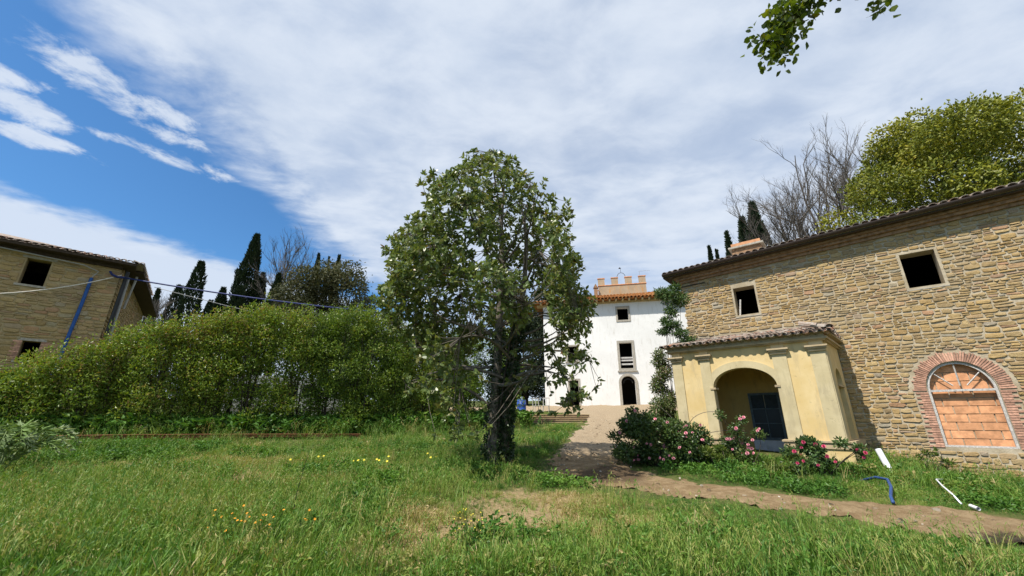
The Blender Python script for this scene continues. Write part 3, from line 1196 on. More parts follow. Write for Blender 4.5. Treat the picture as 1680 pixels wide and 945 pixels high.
lay_stones(SWL, STONE_L, 'stone', 0.1, SDL, 1.5, 6.5, lambda a, b: [], (.13, .22), (.25, .5), 120, .03, OFL, xf_side, lambda s_, z: 1.0 if z > 2 and s_ < 8 else .1)
for a, b, c, d in (LW1, LW2):
    m_ = MB(OFL)
    m_.box(a - .09, b + .09, -.05, .35, c - .09, c - .002)
    WO = m_.build('window', STONEGREY, HL)
    m_ = MB(OFL)
    m_.box(a - .14, b + .14, -.03, .4, d + .002, d + .10)
    m_.build('lintel', STONEGREY, WO)
    if c < 3:                                                  # brick jambs of the lower window
        for s_, x in ((-1, a), (1, b)):
            for k in range(11):
                ln = (.24, .16)[k % 2]
                o = obj('brick', BOX_B, WO)
                o.location = (x + s_ * (.012 + ln / 2), .01, c + .04 + k * .07 - ZL)
                o.scale = (ln, .08, .055)
EZL = 6.86
m_ = MB(OFL)
m_.box(-11.4, .45, -.55, .6, EZL - .16, EZL - .06)
m_.box(-.1, .7, .601, SDL + .4, EZL - .16, EZL - .06, sl_)
m_.box(-11, .0, -.12, .4, 6.55, 6.70)
m_.build('eaves', DARKWOOD, HL)
apex = [(-9, 5, 8.6), (-4.5, 5, 8.6)]
c4 = [(-11.4, -.55, EZL - .05), (.62, -.55, EZL - .05), sl_(.7, SDL + .4, EZL - .05), (-11.4, SDL + .4, EZL - .05)]
m_ = MB(OFL)
m_.add(c4 + apex, [(0, 1, 5, 4), (2, 3, 4, 5)], [(1, 2, 5), (3, 0, 4)])
m_.add(c4, [(0, 3, 2, 1)])
roofL = m_.build('roof', TILE, HL)
slL = math.atan((8.6 - EZL) / 5.55)
u = -6.2
while u < .7:
    for k in range(3):
        lay_tile(roofL, u, -.62 + k * .36, EZL - .04 + k * .36 * math.sin(slL), slL, OFL)
    u += .22
for k in range(26):
    s_ = -.3 + k * .24
    p = sl_(.75, s_, EZL - .03)
    lay_tile(roofL, *p, .33, OFL, math.pi / 2)
m_ = MB(OFL)
m_.tube([(.22, .0, 6.5), (.16, .0, 3), (.1, .0, 0)], .075, 8)
m_.build('downpipe', BLACKP, HL)
m_ = MB(OFL)
m_.tube([(.30, .22, 6.3), (.30, .22, 3.4), (.28, .22, 1)], .05, 6)
m_.build('drain_pipe', GREYC, HL)
m_ = MB(OFL)
m_.tube([(.55, 1.0, 6.6), (.42, 1.25, 5.0)], .05, 6)
m_.build('drain_pipe', GREYC, HL)
m_ = MB(OFL)
m_.tube([(-.85, -.07, 5.93), (-.88, -.07, 4.6), (-.93, -.07, 3.4), (-1.0, -.07, 1.2)], .06, 8)
m_.build('blue_pipe', BLUEP, HL)
m_ = MB(OFL)
m_.tube([(-.35, -.12, 6.35), (-.25, -.2, 6.2), (-.05, -.25, 6.12), (.2, -.25, 6.15)], .05, 6)
m_.build('cable_loop', BLUEC, HL)
m_ = MB(OFL)
m_.tube([(-6, -.3, 6.62), (-3, -.25, 6.5), (-1.2, -.2, 6.42), (-.7, -.12, 6.25), (-.85, -.1, 5.95)], .025, 5)
m_.build('wall_cable', GREYC, HL)
m_ = MB(OFL)
for k in range(9):
    an = 2 * math.pi * k / 9
m_.tube([(.42, 1.0, 2.55), (.42, 1.0, 2.75), (.42, 1.0, 3.15), (.42, 1.0, 3.3)], [.15, .22, .26, .24], 10)
m_.build('terracotta_pot', TERRA, HL)
m_ = MB(OFL)
m_.tube([(-6.4, 2.2, 8.0), (-6.4, 2.2, 8.35), (-6.4, 2.2, 8.7)], [.28, .2, .06], 7)
m_.build('chimney_cap', TERRA, HL)

# ------------------------------------------------------------------ white villa
azv = R(-77.6)
UV = -np.array((math.sin(azv), math.cos(azv), 0))
NV = np.array((-UV[1], UV[0], 0))
DV = 36.688
ZV = .7
OFV = (0, 0, ZV)
VL = thing('white_villa', 'white plastered three storey villa with orange tiled roof and battlemented turret', 'villa', tuple(NV * DV + np.array((0, 0, ZV))), math.atan2(UV[1], UV[0]))
VT = rect(1.88, 2.83, 8.48, 9.62)
VM = rect(1.79, 2.88, 4.12, 6.38)
VLW = rect(-2.85, -1.98, 4.98, 6.25)
VD = rect(-2.78, -2.0, .2, 3.16)
VA = [(1.72, .2), (2.88, .2)] + ell(2.30, 2.88, .58, .58)
VX = rect(-2.6, -1.9, 8.48, 9.5)
w = MB(OFV)
w.panel(rect(-5.0, 9.0, .0, 10.1), [VT, VM, VLW, VD, VA, VX], 0, .45)
w.build('wall', WHITEPL, VL)
w = MB(OFV)
w.box(-5.0, -4.55, .452, 9, 0, 10.1)
w.box(8.55, 9.0, .452, 9, 0, 10.1)
w.box(-5.0, 9.0, 9.002, 9.4, 0, 10.1)
w.build('side_wall', WHITEPL, VL)
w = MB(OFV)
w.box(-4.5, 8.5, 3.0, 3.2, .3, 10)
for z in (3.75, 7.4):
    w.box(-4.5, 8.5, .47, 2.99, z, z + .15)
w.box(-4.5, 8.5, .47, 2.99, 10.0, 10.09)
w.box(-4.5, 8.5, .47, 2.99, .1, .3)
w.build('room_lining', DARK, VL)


def vframe(nm, a, b, c, d, t=.16, sill=False, bottom=True):
    m_ = MB(OFV)
    m_.box(a - t, a - .001, -.05, .3, c - (t if bottom else 0), d + t)
    m_.box(b + .001, b + t, -.05, .3, c - (t if bottom else 0), d + t)
    m_.box(a, b, -.05, .3, d + .001, d + t)
    if bottom:
        m_.box(a, b, -.05, .3, c - t, c - .001)
    o = m_.build(nm, STONEGREY, VL)
    if sill:
        m_ = MB(OFV)
        m_.box(a - t - .1, b + t + .1, -.12, .3, c - t - .1, c - t - .001)
        m_.build('sill', STONEGREY, o)
    return o


vframe('window', 1.88, 2.83, 8.48, 9.62)
vframe('window', -2.6, -1.9, 8.48, 9.5)
o = vframe('window', 1.79, 2.88, 4.12, 6.38, .2, True)
for z in (4.42, 4.75, 4.98):
    m_ = MB(OFV)
    m_.box(1.8, 2.87, .1, .14, z, z + .14)
    m_.build('plank', WOODW, o)
vframe('window', -2.85, -1.98, 4.98, 6.25, .12, True)
vframe('door', -2.78, -2.0, .2, 3.16, .15, False, False)
m_ = MB(OFV)
m_.prism(ell(2.30, 2.88, .80, .80) + ell(2.30, 2.88, .582, .582)[::-1], -.05, .3)
m_.box(1.5, 1.718, -.05, .3, .2, 2.879)
m_.box(2.882, 3.1, -.05, .3, .2, 2.879)
o = m_.build('arched_door', STONEGREY, VL)
m_ = MB(OFV)
m_.prism(ell(2.30, 2.86, .42, .40, 0, 180, 12) + ell(2.30, 2.86, .34, .32, 0, 180, 12)[::-1], .2, .24)
m_.build('fanlight_bar', IRON, o)
m_ = MB(OFV)
m_.box(-5.6, 9.4, -.10, .45, 10.101, 10.32)
m_.build('eaves_band', CREAM, VL)
for k in range(26):
    u = -5.2 + k * .58
    m_ = MB(OFV)
    m_.box(u, u + .14, -.68, -.101, 10.20, 10.34)
    m_.build('rafter', CREAM, VL)
m_ = MB(OFV)
E1 = 10.36
m_.add([(-6, -.75, E1), (9.9, -.75, E1), (6, 4.6, E1 + 2.0), (-2, 4.6, E1 + 2.0), (9.9, 10.3, E1), (-6, 10.3, E1)],
       [(0, 1, 2, 3), (4, 5, 3, 2)], [(1, 4, 2), (5, 0, 3)])
m_.add([(-6, -.75, E1), (9.9, -.75, E1), (9.9, 10.3, E1), (-6, 10.3, E1)], [(0, 3, 2, 1)])
rv = m_.build('roof', TILEV, VL)
Vs, Qs, rn = [], [], []
th_ = math.atan(2.0 / 5.65)
Mr = np.array(Matrix.Rotation(th_, 3, 'X'))
for i in range(48):
    u = -5.9 + i * .325
    for k in range(15):
        s_ = k * .40
        y = -.8 + s_ * math.cos(th_)
        lim_l, lim_r = -6 + (y + 1.05) * 4 / 5.65, 9.9 - (y + 1.05) * 3.9 / 5.65
        if not lim_l - .1 < u < lim_r + .1:
            continue
        v = (TV * np.array((1.42, 1.05, 1.35))) @ Mr.T + np.array((u + rr.uniform(-.02, .02), y, E1 + s_ * math.sin(th_) + .02 - ZV))
        Vs.append(v)
        Qs.append(TQ + len(TV) * (len(Vs) - 1))
        rn.append(np.full(len(TV), rr.random()))
obj('roof_tiles', mesh_np('roof_tiles', np.vstack(Vs), [np.vstack(Qs)], TILEV, {'rnd': ('POINT', np.concatenate(rn))}), rv, kind='stuff')
TY = 4.0
m_ = MB(OFV)
for q_ in ((.40, 5.17, TY, TY + .3), (.40, .7, TY + .301, TY + 4.3), (4.87, 5.17, TY + .301, TY + 4.3), (.701, 4.869, TY + 4.0, TY + 4.3)):
    m_.box(*q_, 10.6, 13.15)
TW = m_.build('turret', TOWER, VL)
m_ = MB(OFV)
m_.box(.33, 5.24, TY - .06, TY + .36, 13.151, 13.22)
m_.build('string_course', TERRA, TW)
for yy in (TY + .02, TY + 4.02):
    for u0 in (.36, 1.74, 3.13, 4.51):
        m_ = MB(OFV)
        m_.box(u0, u0 + .68, yy, yy + .28, 13.221, 13.95)
        o = m_.build('merlon', TOWER, TW)
        m_ = MB(OFV)
        m_.box(u0 - .04, u0 + .72, yy - .04, yy + .32, 13.951, 14.03)
        m_.build('cap', TERRA, o)
for yy in (TY + 1.3, TY + 2.6):
    for u0 in (.40, 4.87):
        m_ = MB(OFV)
        m_.box(u0, u0 + .3, yy, yy + .6, 13.151, 13.95)
        m_.build('merlon', TOWER, TW)
m_ = MB(OFV)
m_.tube([(2.36 + .42 - .42 * math.cos(R(a)), TY + .15, 14.03 + .5 * math.sin(R(a))) for a in range(0, 181, 15)], .025, 5)
m_.tube([(2.78, TY + .15, 14.53), (2.78, TY + .15, 14.95)], .015, 4)
m_.tube([(2.60, TY + .15, 15.0), (2.70, TY + .15, 15.07), (2.84, TY + .15, 15.02)], [.03, .09, .03], 5)
m_.build('weathervane', IRON, TW)
m_ = MB(OFV)
m_.tube([(4.65, TY + .15, 14.03), (4.65, TY + .15, 14.6)], .015, 4)
m_.tube([(4.6, TY + .15, 14.56), (5.7, TY + .15, 14.56)], .012, 4)
m_.build('antenna', GREYC, TW)
m_ = MB(OFV)
m_.box(-.1, .28, TY - .3, TY + .1, 11, 12.9)
m_.prism([(-.16, 12.901), (.34, 12.901), (.09, 13.35)], TY - .36, TY + .16)
m_.build('chimney', BRICKBAND, VL)

# ------------------------------------------------------------------ foliage helpers
def unit(v):
    return v / (np.linalg.norm(v, axis=-1, keepdims=True) + 1e-9)


def rand_dirs(n):
    return unit(rng.normal(size=(n, 3)))


def leaf_geo(C, D, L, W, curl=.15, six=False, face=None):
    """kite leaves folded along the midrib; C base, D tip direction"""
    n = len(C)
    L = np.broadcast_to(np.asarray(L, float), (n,))[:, None]
    W = np.broadcast_to(np.asarray(W, float), (n,))[:, None]
    S = unit(np.cross(D, rand_dirs(n) if face is None else face + rand_dirs(n) * .55))
    N = np.cross(D, S)
    if six:
        V = np.stack([C, C + D * L * .35 + S * W * .5 + N * W * .15, C + D * L * .35 - S * W * .5 + N * W * .15,
                      C + D * L * .75 + S * W * .38 - N * L * curl * .4, C + D * L * .75 - S * W * .38 - N * L * curl * .4, C + D * L - N * L * curl], 1)
        b = np.arange(n)[:, None] * 6
        return V.reshape(-1, 3), [np.hstack([b + 1, b + 2, b + 4, b + 3])], [np.hstack([b, b + 2, b + 1]), np.hstack([b + 3, b + 4, b + 5])], 3
    V = np.stack([C, C + D * L * .45 + S * W * .5 + N * W * .18, C + D * L - N * L * curl, C + D * L * .45 - S * W * .5 + N * W * .18], 1)
    b = np.arange(n)[:, None] * 4
    return V.reshape(-1, 3), [], [np.hstack([b, b + 1, b + 2]), np.hstack([b, b + 2, b + 3])], 2


def leaf_mesh(name, C, D, L, W, tint, mat, curl=.15, six=False, face=None):
    V, Q, T, _ = leaf_geo(C, D, L, W, curl, six, face)
    k = 6 if six else 4
    return mesh_np(name, V, Q + T, mat, {'tint': ('POINT', np.repeat(np.clip(tint, 0, 1), k))})


def clumps(n, ells, shell=.6, up=.25):
    """n leaf spots spread through lumpy ellipsoids: centre, radii"""
    E_ = np.array(ells, float)
    wgt = (E_[:, 3] * E_[:, 4] + E_[:, 4] * E_[:, 5] + E_[:, 3] * E_[:, 5])
    k = rng.choice(len(E_), n, p=wgt / wgt.sum())
    d = rand_dirs(n)
    r = (shell + (1 - shell) * rng.random(n) ** .7)[:, None]
    P = E_[k, :3] + d * r * E_[k, 3:6]
    D = unit(d * .45 + rng.normal(size=(n, 3)) * .75 + np.array((0, 0, up)))
    return P, D, k, d


def lumpy(center, radii, n, rmin, rmax, seed, flat=.85, zmin=None, inner=.15):
    r = np.random.default_rng(seed)
    res = []
    c, R_ = np.array(center, float), np.array(radii, float)
    while len(res) < n:
        d = r.normal(size=3)
        d /= np.linalg.norm(d)
        s_ = r.uniform(.74, 1.0) if r.random() > inner else r.uniform(.2, .7)
        p = c + d * R_ * s_
        if zmin is not None and p[2] < zmin:
            continue
        q_ = r.uniform(rmin, rmax)
        res.append((*p, q_, q_, q_ * flat))
    return res


def bez(a, b, bow, n=6):
    a, b, bow = np.array(a, float), np.array(b, float), np.array(bow, float)
    t = np.linspace(0, 1, n)[:, None]
    return list(a * (1 - t) + b * t + bow * (4 * t * (1 - t)))


BARK = simple('grey_bark', (.125, .108, .088), .95, .4, 14, bmp=.7)
BARKD = simple('dark_bark', (.05, .04, .03), .95, .4, 14, bmp=.6)
BARKP = simple('pale_dead_wood', (.105, .092, .08), .9, .35, 12, bmp=.4)

# ------------------------------------------------------------------ magnolia in the middle
L_MAG = leaf_mat('magnolia_leaf', [(0, (.042, .068, .020)), (.3, (.086, .130, .036)), (.6, (.138, .19, .056)), (.82, (.20, .24, .075)), (.92, (.17, .165, .055)), (1, (.20, .10, .025))], .36, .3, .4)
bx, by = -.33, 10.3
bz = gz(bx, by)
MG = thing('magnolia_tree', 'glossy green magnolia tree with twin ivy clad trunks standing alone in the grass', 'tree', (bx, by, bz))
moff = (bx, by, bz)
tr = MB(moff)
axis1 = [(bx - .08, by, bz - .1), (bx - .11, by, bz + .5), (bx - .12, by + .03, bz + 1.3), (bx - .05, by + .05, bz + 2.4), (bx - .02, by + .1, bz + 3.6), (bx + .05, by + .1, bz + 5.0), (bx + .02, by + .1, bz + 6.5), (bx + .1, by + .1, bz + 8.0)]
rad1 = [.20, .155, .13, .115, .10, .08, .055, .02]
axis2 = [(bx + .10, by + .03, bz - .1), (bx + .13, by + .03, bz + .6), (bx + .19, by, bz + 1.4), (bx + .33, by - .03, bz + 2.4), (bx + .52, by, bz + 3.6), (bx + .68, by, bz + 4.8), (bx + .75, by + .1, bz + 6.1), (bx + .6, by + .1, bz + 7.2)]
rad2 = [.17, .135, .115, .105, .09, .07, .045, .02]
tr.tube(axis1, rad1, 10)
tr.tube(axis2, rad2, 10)
mc, mr = np.array((bx - .40, by + .1, bz + 4.7)), np.array((3.1, 2.95, 4.2))


def mag_env(p):
    """how deep a spot lies inside the crown outline (1 = rim)"""
    d = p - mc
    z_ = p[..., 2]
    R_ = np.interp(z_, [bz + .8, bz + 1.3, bz + 2.0, bz + 3.1, bz + 4.4, bz + 5.8, bz + 6.9, bz + 7.9, bz + 8.5, bz + 8.75],
                   [.8, 1.7, 2.35, 2.7, 2.78, 2.6, 2.2, 1.6, .95, .1])
    rr_ = np.hypot(d[..., 0], d[..., 1] * 1.07)
    az_ = np.arctan2(d[..., 1], d[..., 0])
    lump = 1 + .09 * np.sin(3 * az_ + 1.0 + 1.1 * z_) + .08 * np.sin(5 * az_ - 1.7 * z_ + .5) + .06 * np.sin(2.9 * z_ + 4 * az_)
    return np.where(z_ > bz + 8.75, 9.0, rr_ / (R_ * lump))


limb_nodes = []
for k in range(44):
    src, rad = (axis1, rad1) if rng.random() < .55 else (axis2, rad2)
    f = rng.uniform(.36, .97)
    x = f * (len(src) - 1)
    i = int(x)
    a = np.array(src[i]) * (1 - x + i) + np.array(src[min(i + 1, len(src) - 1)]) * (x - i)
    an = k * 2.4 + rng.uniform(-.4, .4)
    elev = np.interp(f, [.26, .5, .8, 1], [-.12, .3, .7, 1.1]) + rng.uniform(-.2, .25)
    d = np.array((math.cos(an) * math.cos(elev), math.sin(an) * math.cos(elev), math.sin(elev)))
    s_ = .3
    while mag_env(a + d * s_) < .88 and s_ < 4.2:
        s_ += .1
    b = a + d * s_
    bow = np.array((0, 0, (-.10 if elev > .2 else .13) * s_))
    pts = bez(a, b, bow, 7)
    r0 = rad[i] * .42
    tr.tube(pts, list(np.linspace(r0, .010, 7)), 5, False)
    limb_nodes += pts[1:]
# a low limb reaching out to the right
pts = bez(axis2[3], (bx + 2.3, by - .2, bz + 2.5), (0, 0, .35), 7)
tr.tube(pts, list(np.linspace(.05, .01, 7)), 5, False)
limb_nodes += pts[2:]
pts2 = bez(pts[3], (bx + 1.7, by - .6, bz + 1.6), (0, 0, .2), 5)
tr.tube(pts2, list(np.linspace(.03, .01, 5)), 4, False)
limb_nodes += pts2[1:]
pts3 = bez(axis1[2], (bx - 2.2, by - .6, bz + 1.9), (0, 0, .4), 6)
tr.tube(pts3, list(np.linspace(.05, .01, 6)), 4, False)
limb_nodes += pts3[2:]
LN = np.array(limb_nodes)
# leaf whorls at the shoot tips
cand = mc + rng.uniform(-1.08, 1.08, size=(42000, 3)) * mr
e_ = mag_env(cand)
okc = (e_ < 1.0) & (rng.random(len(cand)) < np.interp(e_, [0, .45, .75, 1], [.05, .18, .75, 1.0])) & (cand[:, 2] > bz + .75) & ((cand[:, 2] > bz + 3.0 + .5 * rng.random(len(cand))) | ((np.abs(cand[:, 0] - bx - .2) > 1.0 + .4 * rng.random(len(cand))) & (rng.random(len(cand)) < np.where(cand[:, 0] > bx, .10, .5))) | (rng.random(len(cand)) < .04))
cand = cand[okc]
holes_ = _vn(cand[:, 0] * 1.0 + cand[:, 2] * .37, cand[:, 2] * 1.0 + cand[:, 1] * .51, 1.15, 31)
cand = cand[holes_ > .39][:3300]
ext = []
for pp in (pts, pts2, pts3):
    for c in pp[2:]:
        for _ in range(6):
            ext.append(np.array(c) + rng.normal(size=3) * np.array((.2, .2, .16)))
for _ in range(18):
    ext.append(np.array((bx + 1.95, by - .3, bz + 1.75)) + rng.normal(size=3) * np.array((.34, .3, .25)))
for _ in range(14):
    ext.append(np.array((bx - .75, by - 1.3, bz + .95)) + rng.normal(size=3) * np.array((.3, .3, .14)))
tips = np.vstack([cand, np.array(ext)])
tw = MB(moff)
TD = np.zeros_like(tips)
for i, p in enumerate(tips):
    d2_ = ((LN - p) ** 2).sum(1)
    a = LN[np.argmin(d2_)]
    if i % 2 == 0 or i >= len(cand):
        tw.tube(bez(a, p, (0, 0, -.06 * math.sqrt(d2_.min())), 3), [.010, .007, .004], 3, False)
    TD[i] = (p - a)
TD = unit(unit(TD) * .8 + unit(tips - mc) * .6 + np.array((0, 0, .45)))
tr.V += [tuple(np.array(v)) for v in tw.V]
n0 = len(tr.V) - len(tw.V)
tr.Q += [[i + n0 for i in f] for f in tw.Q]
tr.build('trunk', BARK, MG, True)
k = rng.integers(7, 13, len(tips))
idx = np.repeat(np.arange(len(tips)), k)
n = len(idx)
ax = TD[idx]
perp = unit(np.cross(ax, rand_dirs(n)))
D = unit(ax * rng.uniform(.05, .9, n)[:, None] + perp * 1.0 + np.array((0, 0, -.18)))
C = tips[idx] - ax * rng.uniform(0, .12, n)[:, None]
Lf = rng.uniform(.10, .175, n)
tint = np.clip(rng.normal(.62, .18, n) + .16 * (rng.random(len(tips))[idx] - .5), 0, .88)
dead = rng.random(n) < .018
tint[dead] = rng.uniform(.92, 1, dead.sum())
young = (rng.random(len(tips)) < .10)[idx]
tint[young] = np.clip(tint[young] + .3, 0, .9)
# the largest leaves on the near side are parts of their own
near = np.argsort(C[:, 1] - Lf * 3 + rng.random(n) * .5)[:260]
rest = np.ones(n, bool)
rest[near] = False
obj('crown', leaf_mesh('crown', C[rest] - np.array(moff), D[rest], Lf[rest], Lf[rest] * .42, tint[rest], L_MAG, .12, True), MG)
V1, Q1, T1, _ = leaf_geo(np.zeros((6, 3)), np.tile(np.array([[0, 0, 1.]]), (6, 1)), 1.0, .42, .14, True)
LEAFM = []
for i in range(6):
    LEAFM.append(mesh_np('leaf', V1[i * 6:i * 6 + 6], [np.array([[1, 2, 4, 3]]), np.array([[0, 2, 1], [3, 4, 5]])], L_MAG, {'tint': ('POINT', np.full(6, .25 + .09 * i))}))
for j in near:
    o = obj('leaf', LEAFM[rng.integers(6)], MG)
    o.location = C[j] - np.array(moff)
    o.rotation_euler = Vector(D[j]).to_track_quat('Z', 'Y').to_euler()
    o.scale = (Lf[j],) * 3

# ivy on the trunks
L_IVY = leaf_mat('ivy_leaf', [(0, (.012, .026, .009)), (.5, (.026, .052, .016)), (1, (.06, .105, .03))], .4, .15, .45)


def along(axis, rad, n, extra, f0, f1):
    f = rng.uniform(f0, f1, n) * (len(axis) - 1)
    i = np.minimum(f.astype(int), len(axis) - 2)
    A_, R_ = np.array(axis), np.array(rad)
    P = A_[i] * (1 - (f - i))[:, None] + A_[i + 1] * (f - i)[:, None]
    r = R_[i] + extra * rng.random(n) ** 1.5
    an = rng.uniform(0, 2 * math.pi, n)
    d = np.c_[np.cos(an), np.sin(an), np.zeros(n)]
    return P + d * r[:, None], unit(d + rng.normal(size=(n, 3)) * .5 + np.array((0, 0, -.35)))


P2, D2 = along(axis2, rad2, 4600, .07, .02, .60)
P1, D1 = along(axis1, rad1, 1300, .10, .10, .55)
P3, D3 = along(axis1, rad1, 500, .10, .0, .14)
PI_, DI_ = np.vstack([P2, P1, P3]), np.vstack([D2, D1, D3])
iv = thing('ivy_plant', 'dark ivy wrapped thickly around the magnolia trunks', 'ivy', (bx + .2, by, bz))
io = np.array((bx + .2, by, bz))
n = len(PI_)
obj('foliage', leaf_mesh('ivy', PI_ - io, DI_, rng.uniform(.05, .085, n), rng.uniform(.045, .07, n), rng.normal(.42, .2, n), L_IVY, .1), iv)
s_ = MB(io)
s_.tube([(p[0] - .15, p[1] - .14, p[2]) for p in axis2[:5]], .022, 5)
s_.build('stem', BARKD, iv)

# ------------------------------------------------------------------ hedge of tall laurels behind the beam
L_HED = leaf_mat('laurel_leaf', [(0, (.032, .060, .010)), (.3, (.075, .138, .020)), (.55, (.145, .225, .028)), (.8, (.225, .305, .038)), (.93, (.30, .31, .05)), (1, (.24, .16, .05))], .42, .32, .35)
HEDGE = [(-16.07, 12.97, 1.59), (-15.1, 13.3, 2.05), (-14.4, 13.8, 2.44), (-13.7, 14.3, 2.95), (-12.9, 14.67, 3.45), (-12.0, 15.3, 3.85), (-11.1, 15.66, 4.0), (-10.14, 16.2, 4.5),
         (-9.12, 16.73, 4.35), (-8.02, 17.4, 4.45), (-6.84, 17.96, 4.75), (-5.57, 18.65, 4.8), (-4.07, 19.46, 4.5), (-2.43, 20.35, 4.4), (-.48, 21.6, 4.5)]
HLAB = ['lowest leafy laurel bush at the far left edge of the hedge row', 'low yellow green laurel bush below the lower window of the brown stone house',
        'laurel bush in the hedge row just below the blue wall pipe', 'laurel bush in the hedge row in front of the downpipe corner of the house',
        'tall laurel bush in front of the shaded side wall of the stone house', 'tall laurel bush just right of the stone house in front of the fat short cypress',
        'tall laurel bush standing left of the tallest cypress', 'tallest yellow green laurel bush in front of the tallest cypress, white van behind its stems',
        'laurel bush hiding the middle of the white van', 'laurel bush in front of the left half of the round holm oak',
        'laurel bush in front of the right half of the round holm oak', 'dark laurel bush right of the holm oak beside the magnolia crown',
        'shaded laurel bush behind the lower left branches of the magnolia', 'shaded laurel bush directly behind the magnolia trunks', 'last laurel bush of the row, right of the magnolia trunks beside the blue barrel']
for i, (x, y, zt) in enumerate(HEDGE):
    g = gz(x, y)
    T_ = thing('laurel_shrub', HLAB[i], 'shrub', (x, y, g), 0, 'laurels of the hedge row')
    of = np.array((x, y, g))
    H = zt - g
    st = MB(of)
    tops = []
    for k in range(9):
        a = rng.uniform(0, 6.28)
        r = rng.uniform(.1, .6)
        p0 = (x + r * math.cos(a), y + r * .6 * math.sin(a), g - .05)
        p1 = (p0[0] + rng.uniform(-.35, .35), p0[1] + rng.uniform(-.3, .3), g + H * rng.uniform(.6, .95))
        st.tube(bez(p0, p1, rng.normal(size=3) * .06, 5), list(np.linspace(.035, .01, 5)), 5, False)
        tops.append(p1)
    st.build('stem', BARKD, T_)
    bare = .13 if 5 <= i <= 9 else .03                          # the middle bushes show bare stems below
    el = []
    nl = int(26 + H * 14) + (24 if i >= 9 else 0)
    wide = 1.35 if i >= 9 else 1.0
    for k in range(nl):
        f = rng.random() ** .8
        zc = g + H * (bare + (1 - bare) * f) - .25
        wv = .95 - .35 * max(0, f - .6) / .4
        el.append((x + rng.normal() * .42 * wv * wide, y + rng.normal() * .42 * wv - .1, zc, *(rng.uniform(.26, .44),) * 2, rng.uniform(.28, .5)))
    for k in range(13):                                         # feathery shoots above
        q_ = rng.uniform(.09, .16)
        el.append((x + rng.uniform(-.65, .65), y + rng.uniform(-.6, .2), zt - rng.uniform(-.05, .6), q_, q_, rng.uniform(.3, .5)))
    n = int(3600 + 1500 * H) + (4000 if i >= 9 else 0)
    P, D, kk, fc = clumps(n, el, .45, .35)
    hue = rng.uniform(-.12, .14)
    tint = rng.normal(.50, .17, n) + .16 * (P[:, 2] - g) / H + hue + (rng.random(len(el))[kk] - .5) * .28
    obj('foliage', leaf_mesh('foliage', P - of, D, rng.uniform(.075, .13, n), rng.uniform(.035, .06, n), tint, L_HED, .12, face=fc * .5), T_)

# ------------------------------------------------------------------ background trees
L_CYP = leaf_mat('cypress_needles', [(0, (.008, .016, .008)), (.5, (.018, .034, .013)), (.9, (.035, .055, .018)), (1, (.08, .07, .04))], .7, .08, .2)
CYP = [  # apex x, y, z, base radius, visible height, label
    (-29.7, 42, 20.1, 1.45, 14, 'tallest pointed dark cypress left of the bare grey cypress'),
    (-30.3, 36, 14.3, .8, 10, 'fat round topped dark cypress nearest the stone house'),
    (-29.4, 44, 16.1, 1.05, 10, 'narrow cypress just right of the tallest cypress'),
    (-40.6, 46, 15.2, .9, 9, 'small cypress left of the fat round topped cypress'),
    (-43.1, 46, 14.8, .7, 9, 'small cypress peeking out beside the eaves of the stone house'),
    (-27.4, 38, 12.4, 1.2, 8, 'short cypress half hidden below the tallest cypress'),
    (-25.0, 40, 14.5, .95, 9, 'dark green cypress touching the bare grey cypress'),
    (-25.3, 48, 20.3, .55, 12, 'thin cypress tip rising above the left top of the holm oak'),
    (-22.6, 48, 20.1, .62, 12, 'cypress tip rising above the right top of the holm oak'),
    (-23.9, 48, 19.9, .22, 12, 'thinnest sparse cypress tip between two tips above the holm oak'),
    (-36.4, 46, 13.3, .7, 8, 'small cypress between the fat and the tallest cypresses'),
    (-30.6, 40, 12.9, 1.0, 8, 'short dark cypress at the left foot of the tallest cypress'),
    (20.3, 34, 16.6, .6, 10, 'slim cypress behind the chimney of the ochre farmhouse'),
    (19.4, 30, 15.9, .95, 9, 'dense cypress left of the bare trees above the farmhouse roof'),
    (20.5, 30, 17.3, 1.1, 10, 'tallest cypress above the farmhouse roof beside the bare trees'),
    (21.65, 40, 17.8, .45, 10, 'tiny distant cypress tip, left of two at the farmhouse eaves'),
    (22.4, 40, 17.4, .35, 10, 'tiny distant cypress tip, right of two at the farmhouse eaves')]
for x, y, z, r, h, lab in CYP:
    g = gz(x, y)
    h = z - g
    T_ = thing('cypress_tree', lab, 'tree', (x, y, g), 0, 'cypresses on the skyline')
    of = np.array((x, y, g))
    n = int(np.clip(3800 * r + 2000, 2000, 8500) * (.35 if r < .25 else 1))
    f = rng.random(n) ** .9                                     # 0 base .. 1 apex
    fmin = max(0, 1 - (14 if r > .5 else 9) / h)
    f = fmin + (1 - fmin) * f
    prof = np.interp(f, [0, .15, .45, .75, .92, 1], [.75, 1, .92, .62, .27, .03]) if 'fat' not in lab else np.interp(f, [0, .3, .75, .9, 1], [.9, 1, .85, .55, .1])
    an = rng.uniform(0, 6.283, n)
    lump = 1 + .16 * np.sin(an * 3 + f * 19 + x) + .13 * np.sin(an * 5 - f * 31)
    rr_ = r * prof * lump * (.6 + .42 * rng.random(n) ** .5)
    P = np.c_[rr_ * np.cos(an), rr_ * np.sin(an), f * h]
    D = unit(np.c_[np.cos(an) * .5, np.sin(an) * .5, np.ones(n)] + rng.normal(size=(n, 3)) * .22)
    s_ = np.clip(.24 + .12 * r, .18, .42)
    obj('crown', leaf_mesh('crown', P, D, s_ * rng.uniform(.7, 1.3, n), s_ * .36, rng.normal(.45, .22, n), L_CYP, .05), T_)
    t = MB()
    t.tube([(0, 0, -.2), (0, 0, h * .5), (0, 0, h * .92)], [.05 + .1 * r, .05 + .05 * r, .01], 6)
    t.build('trunk', BARKD, T_)


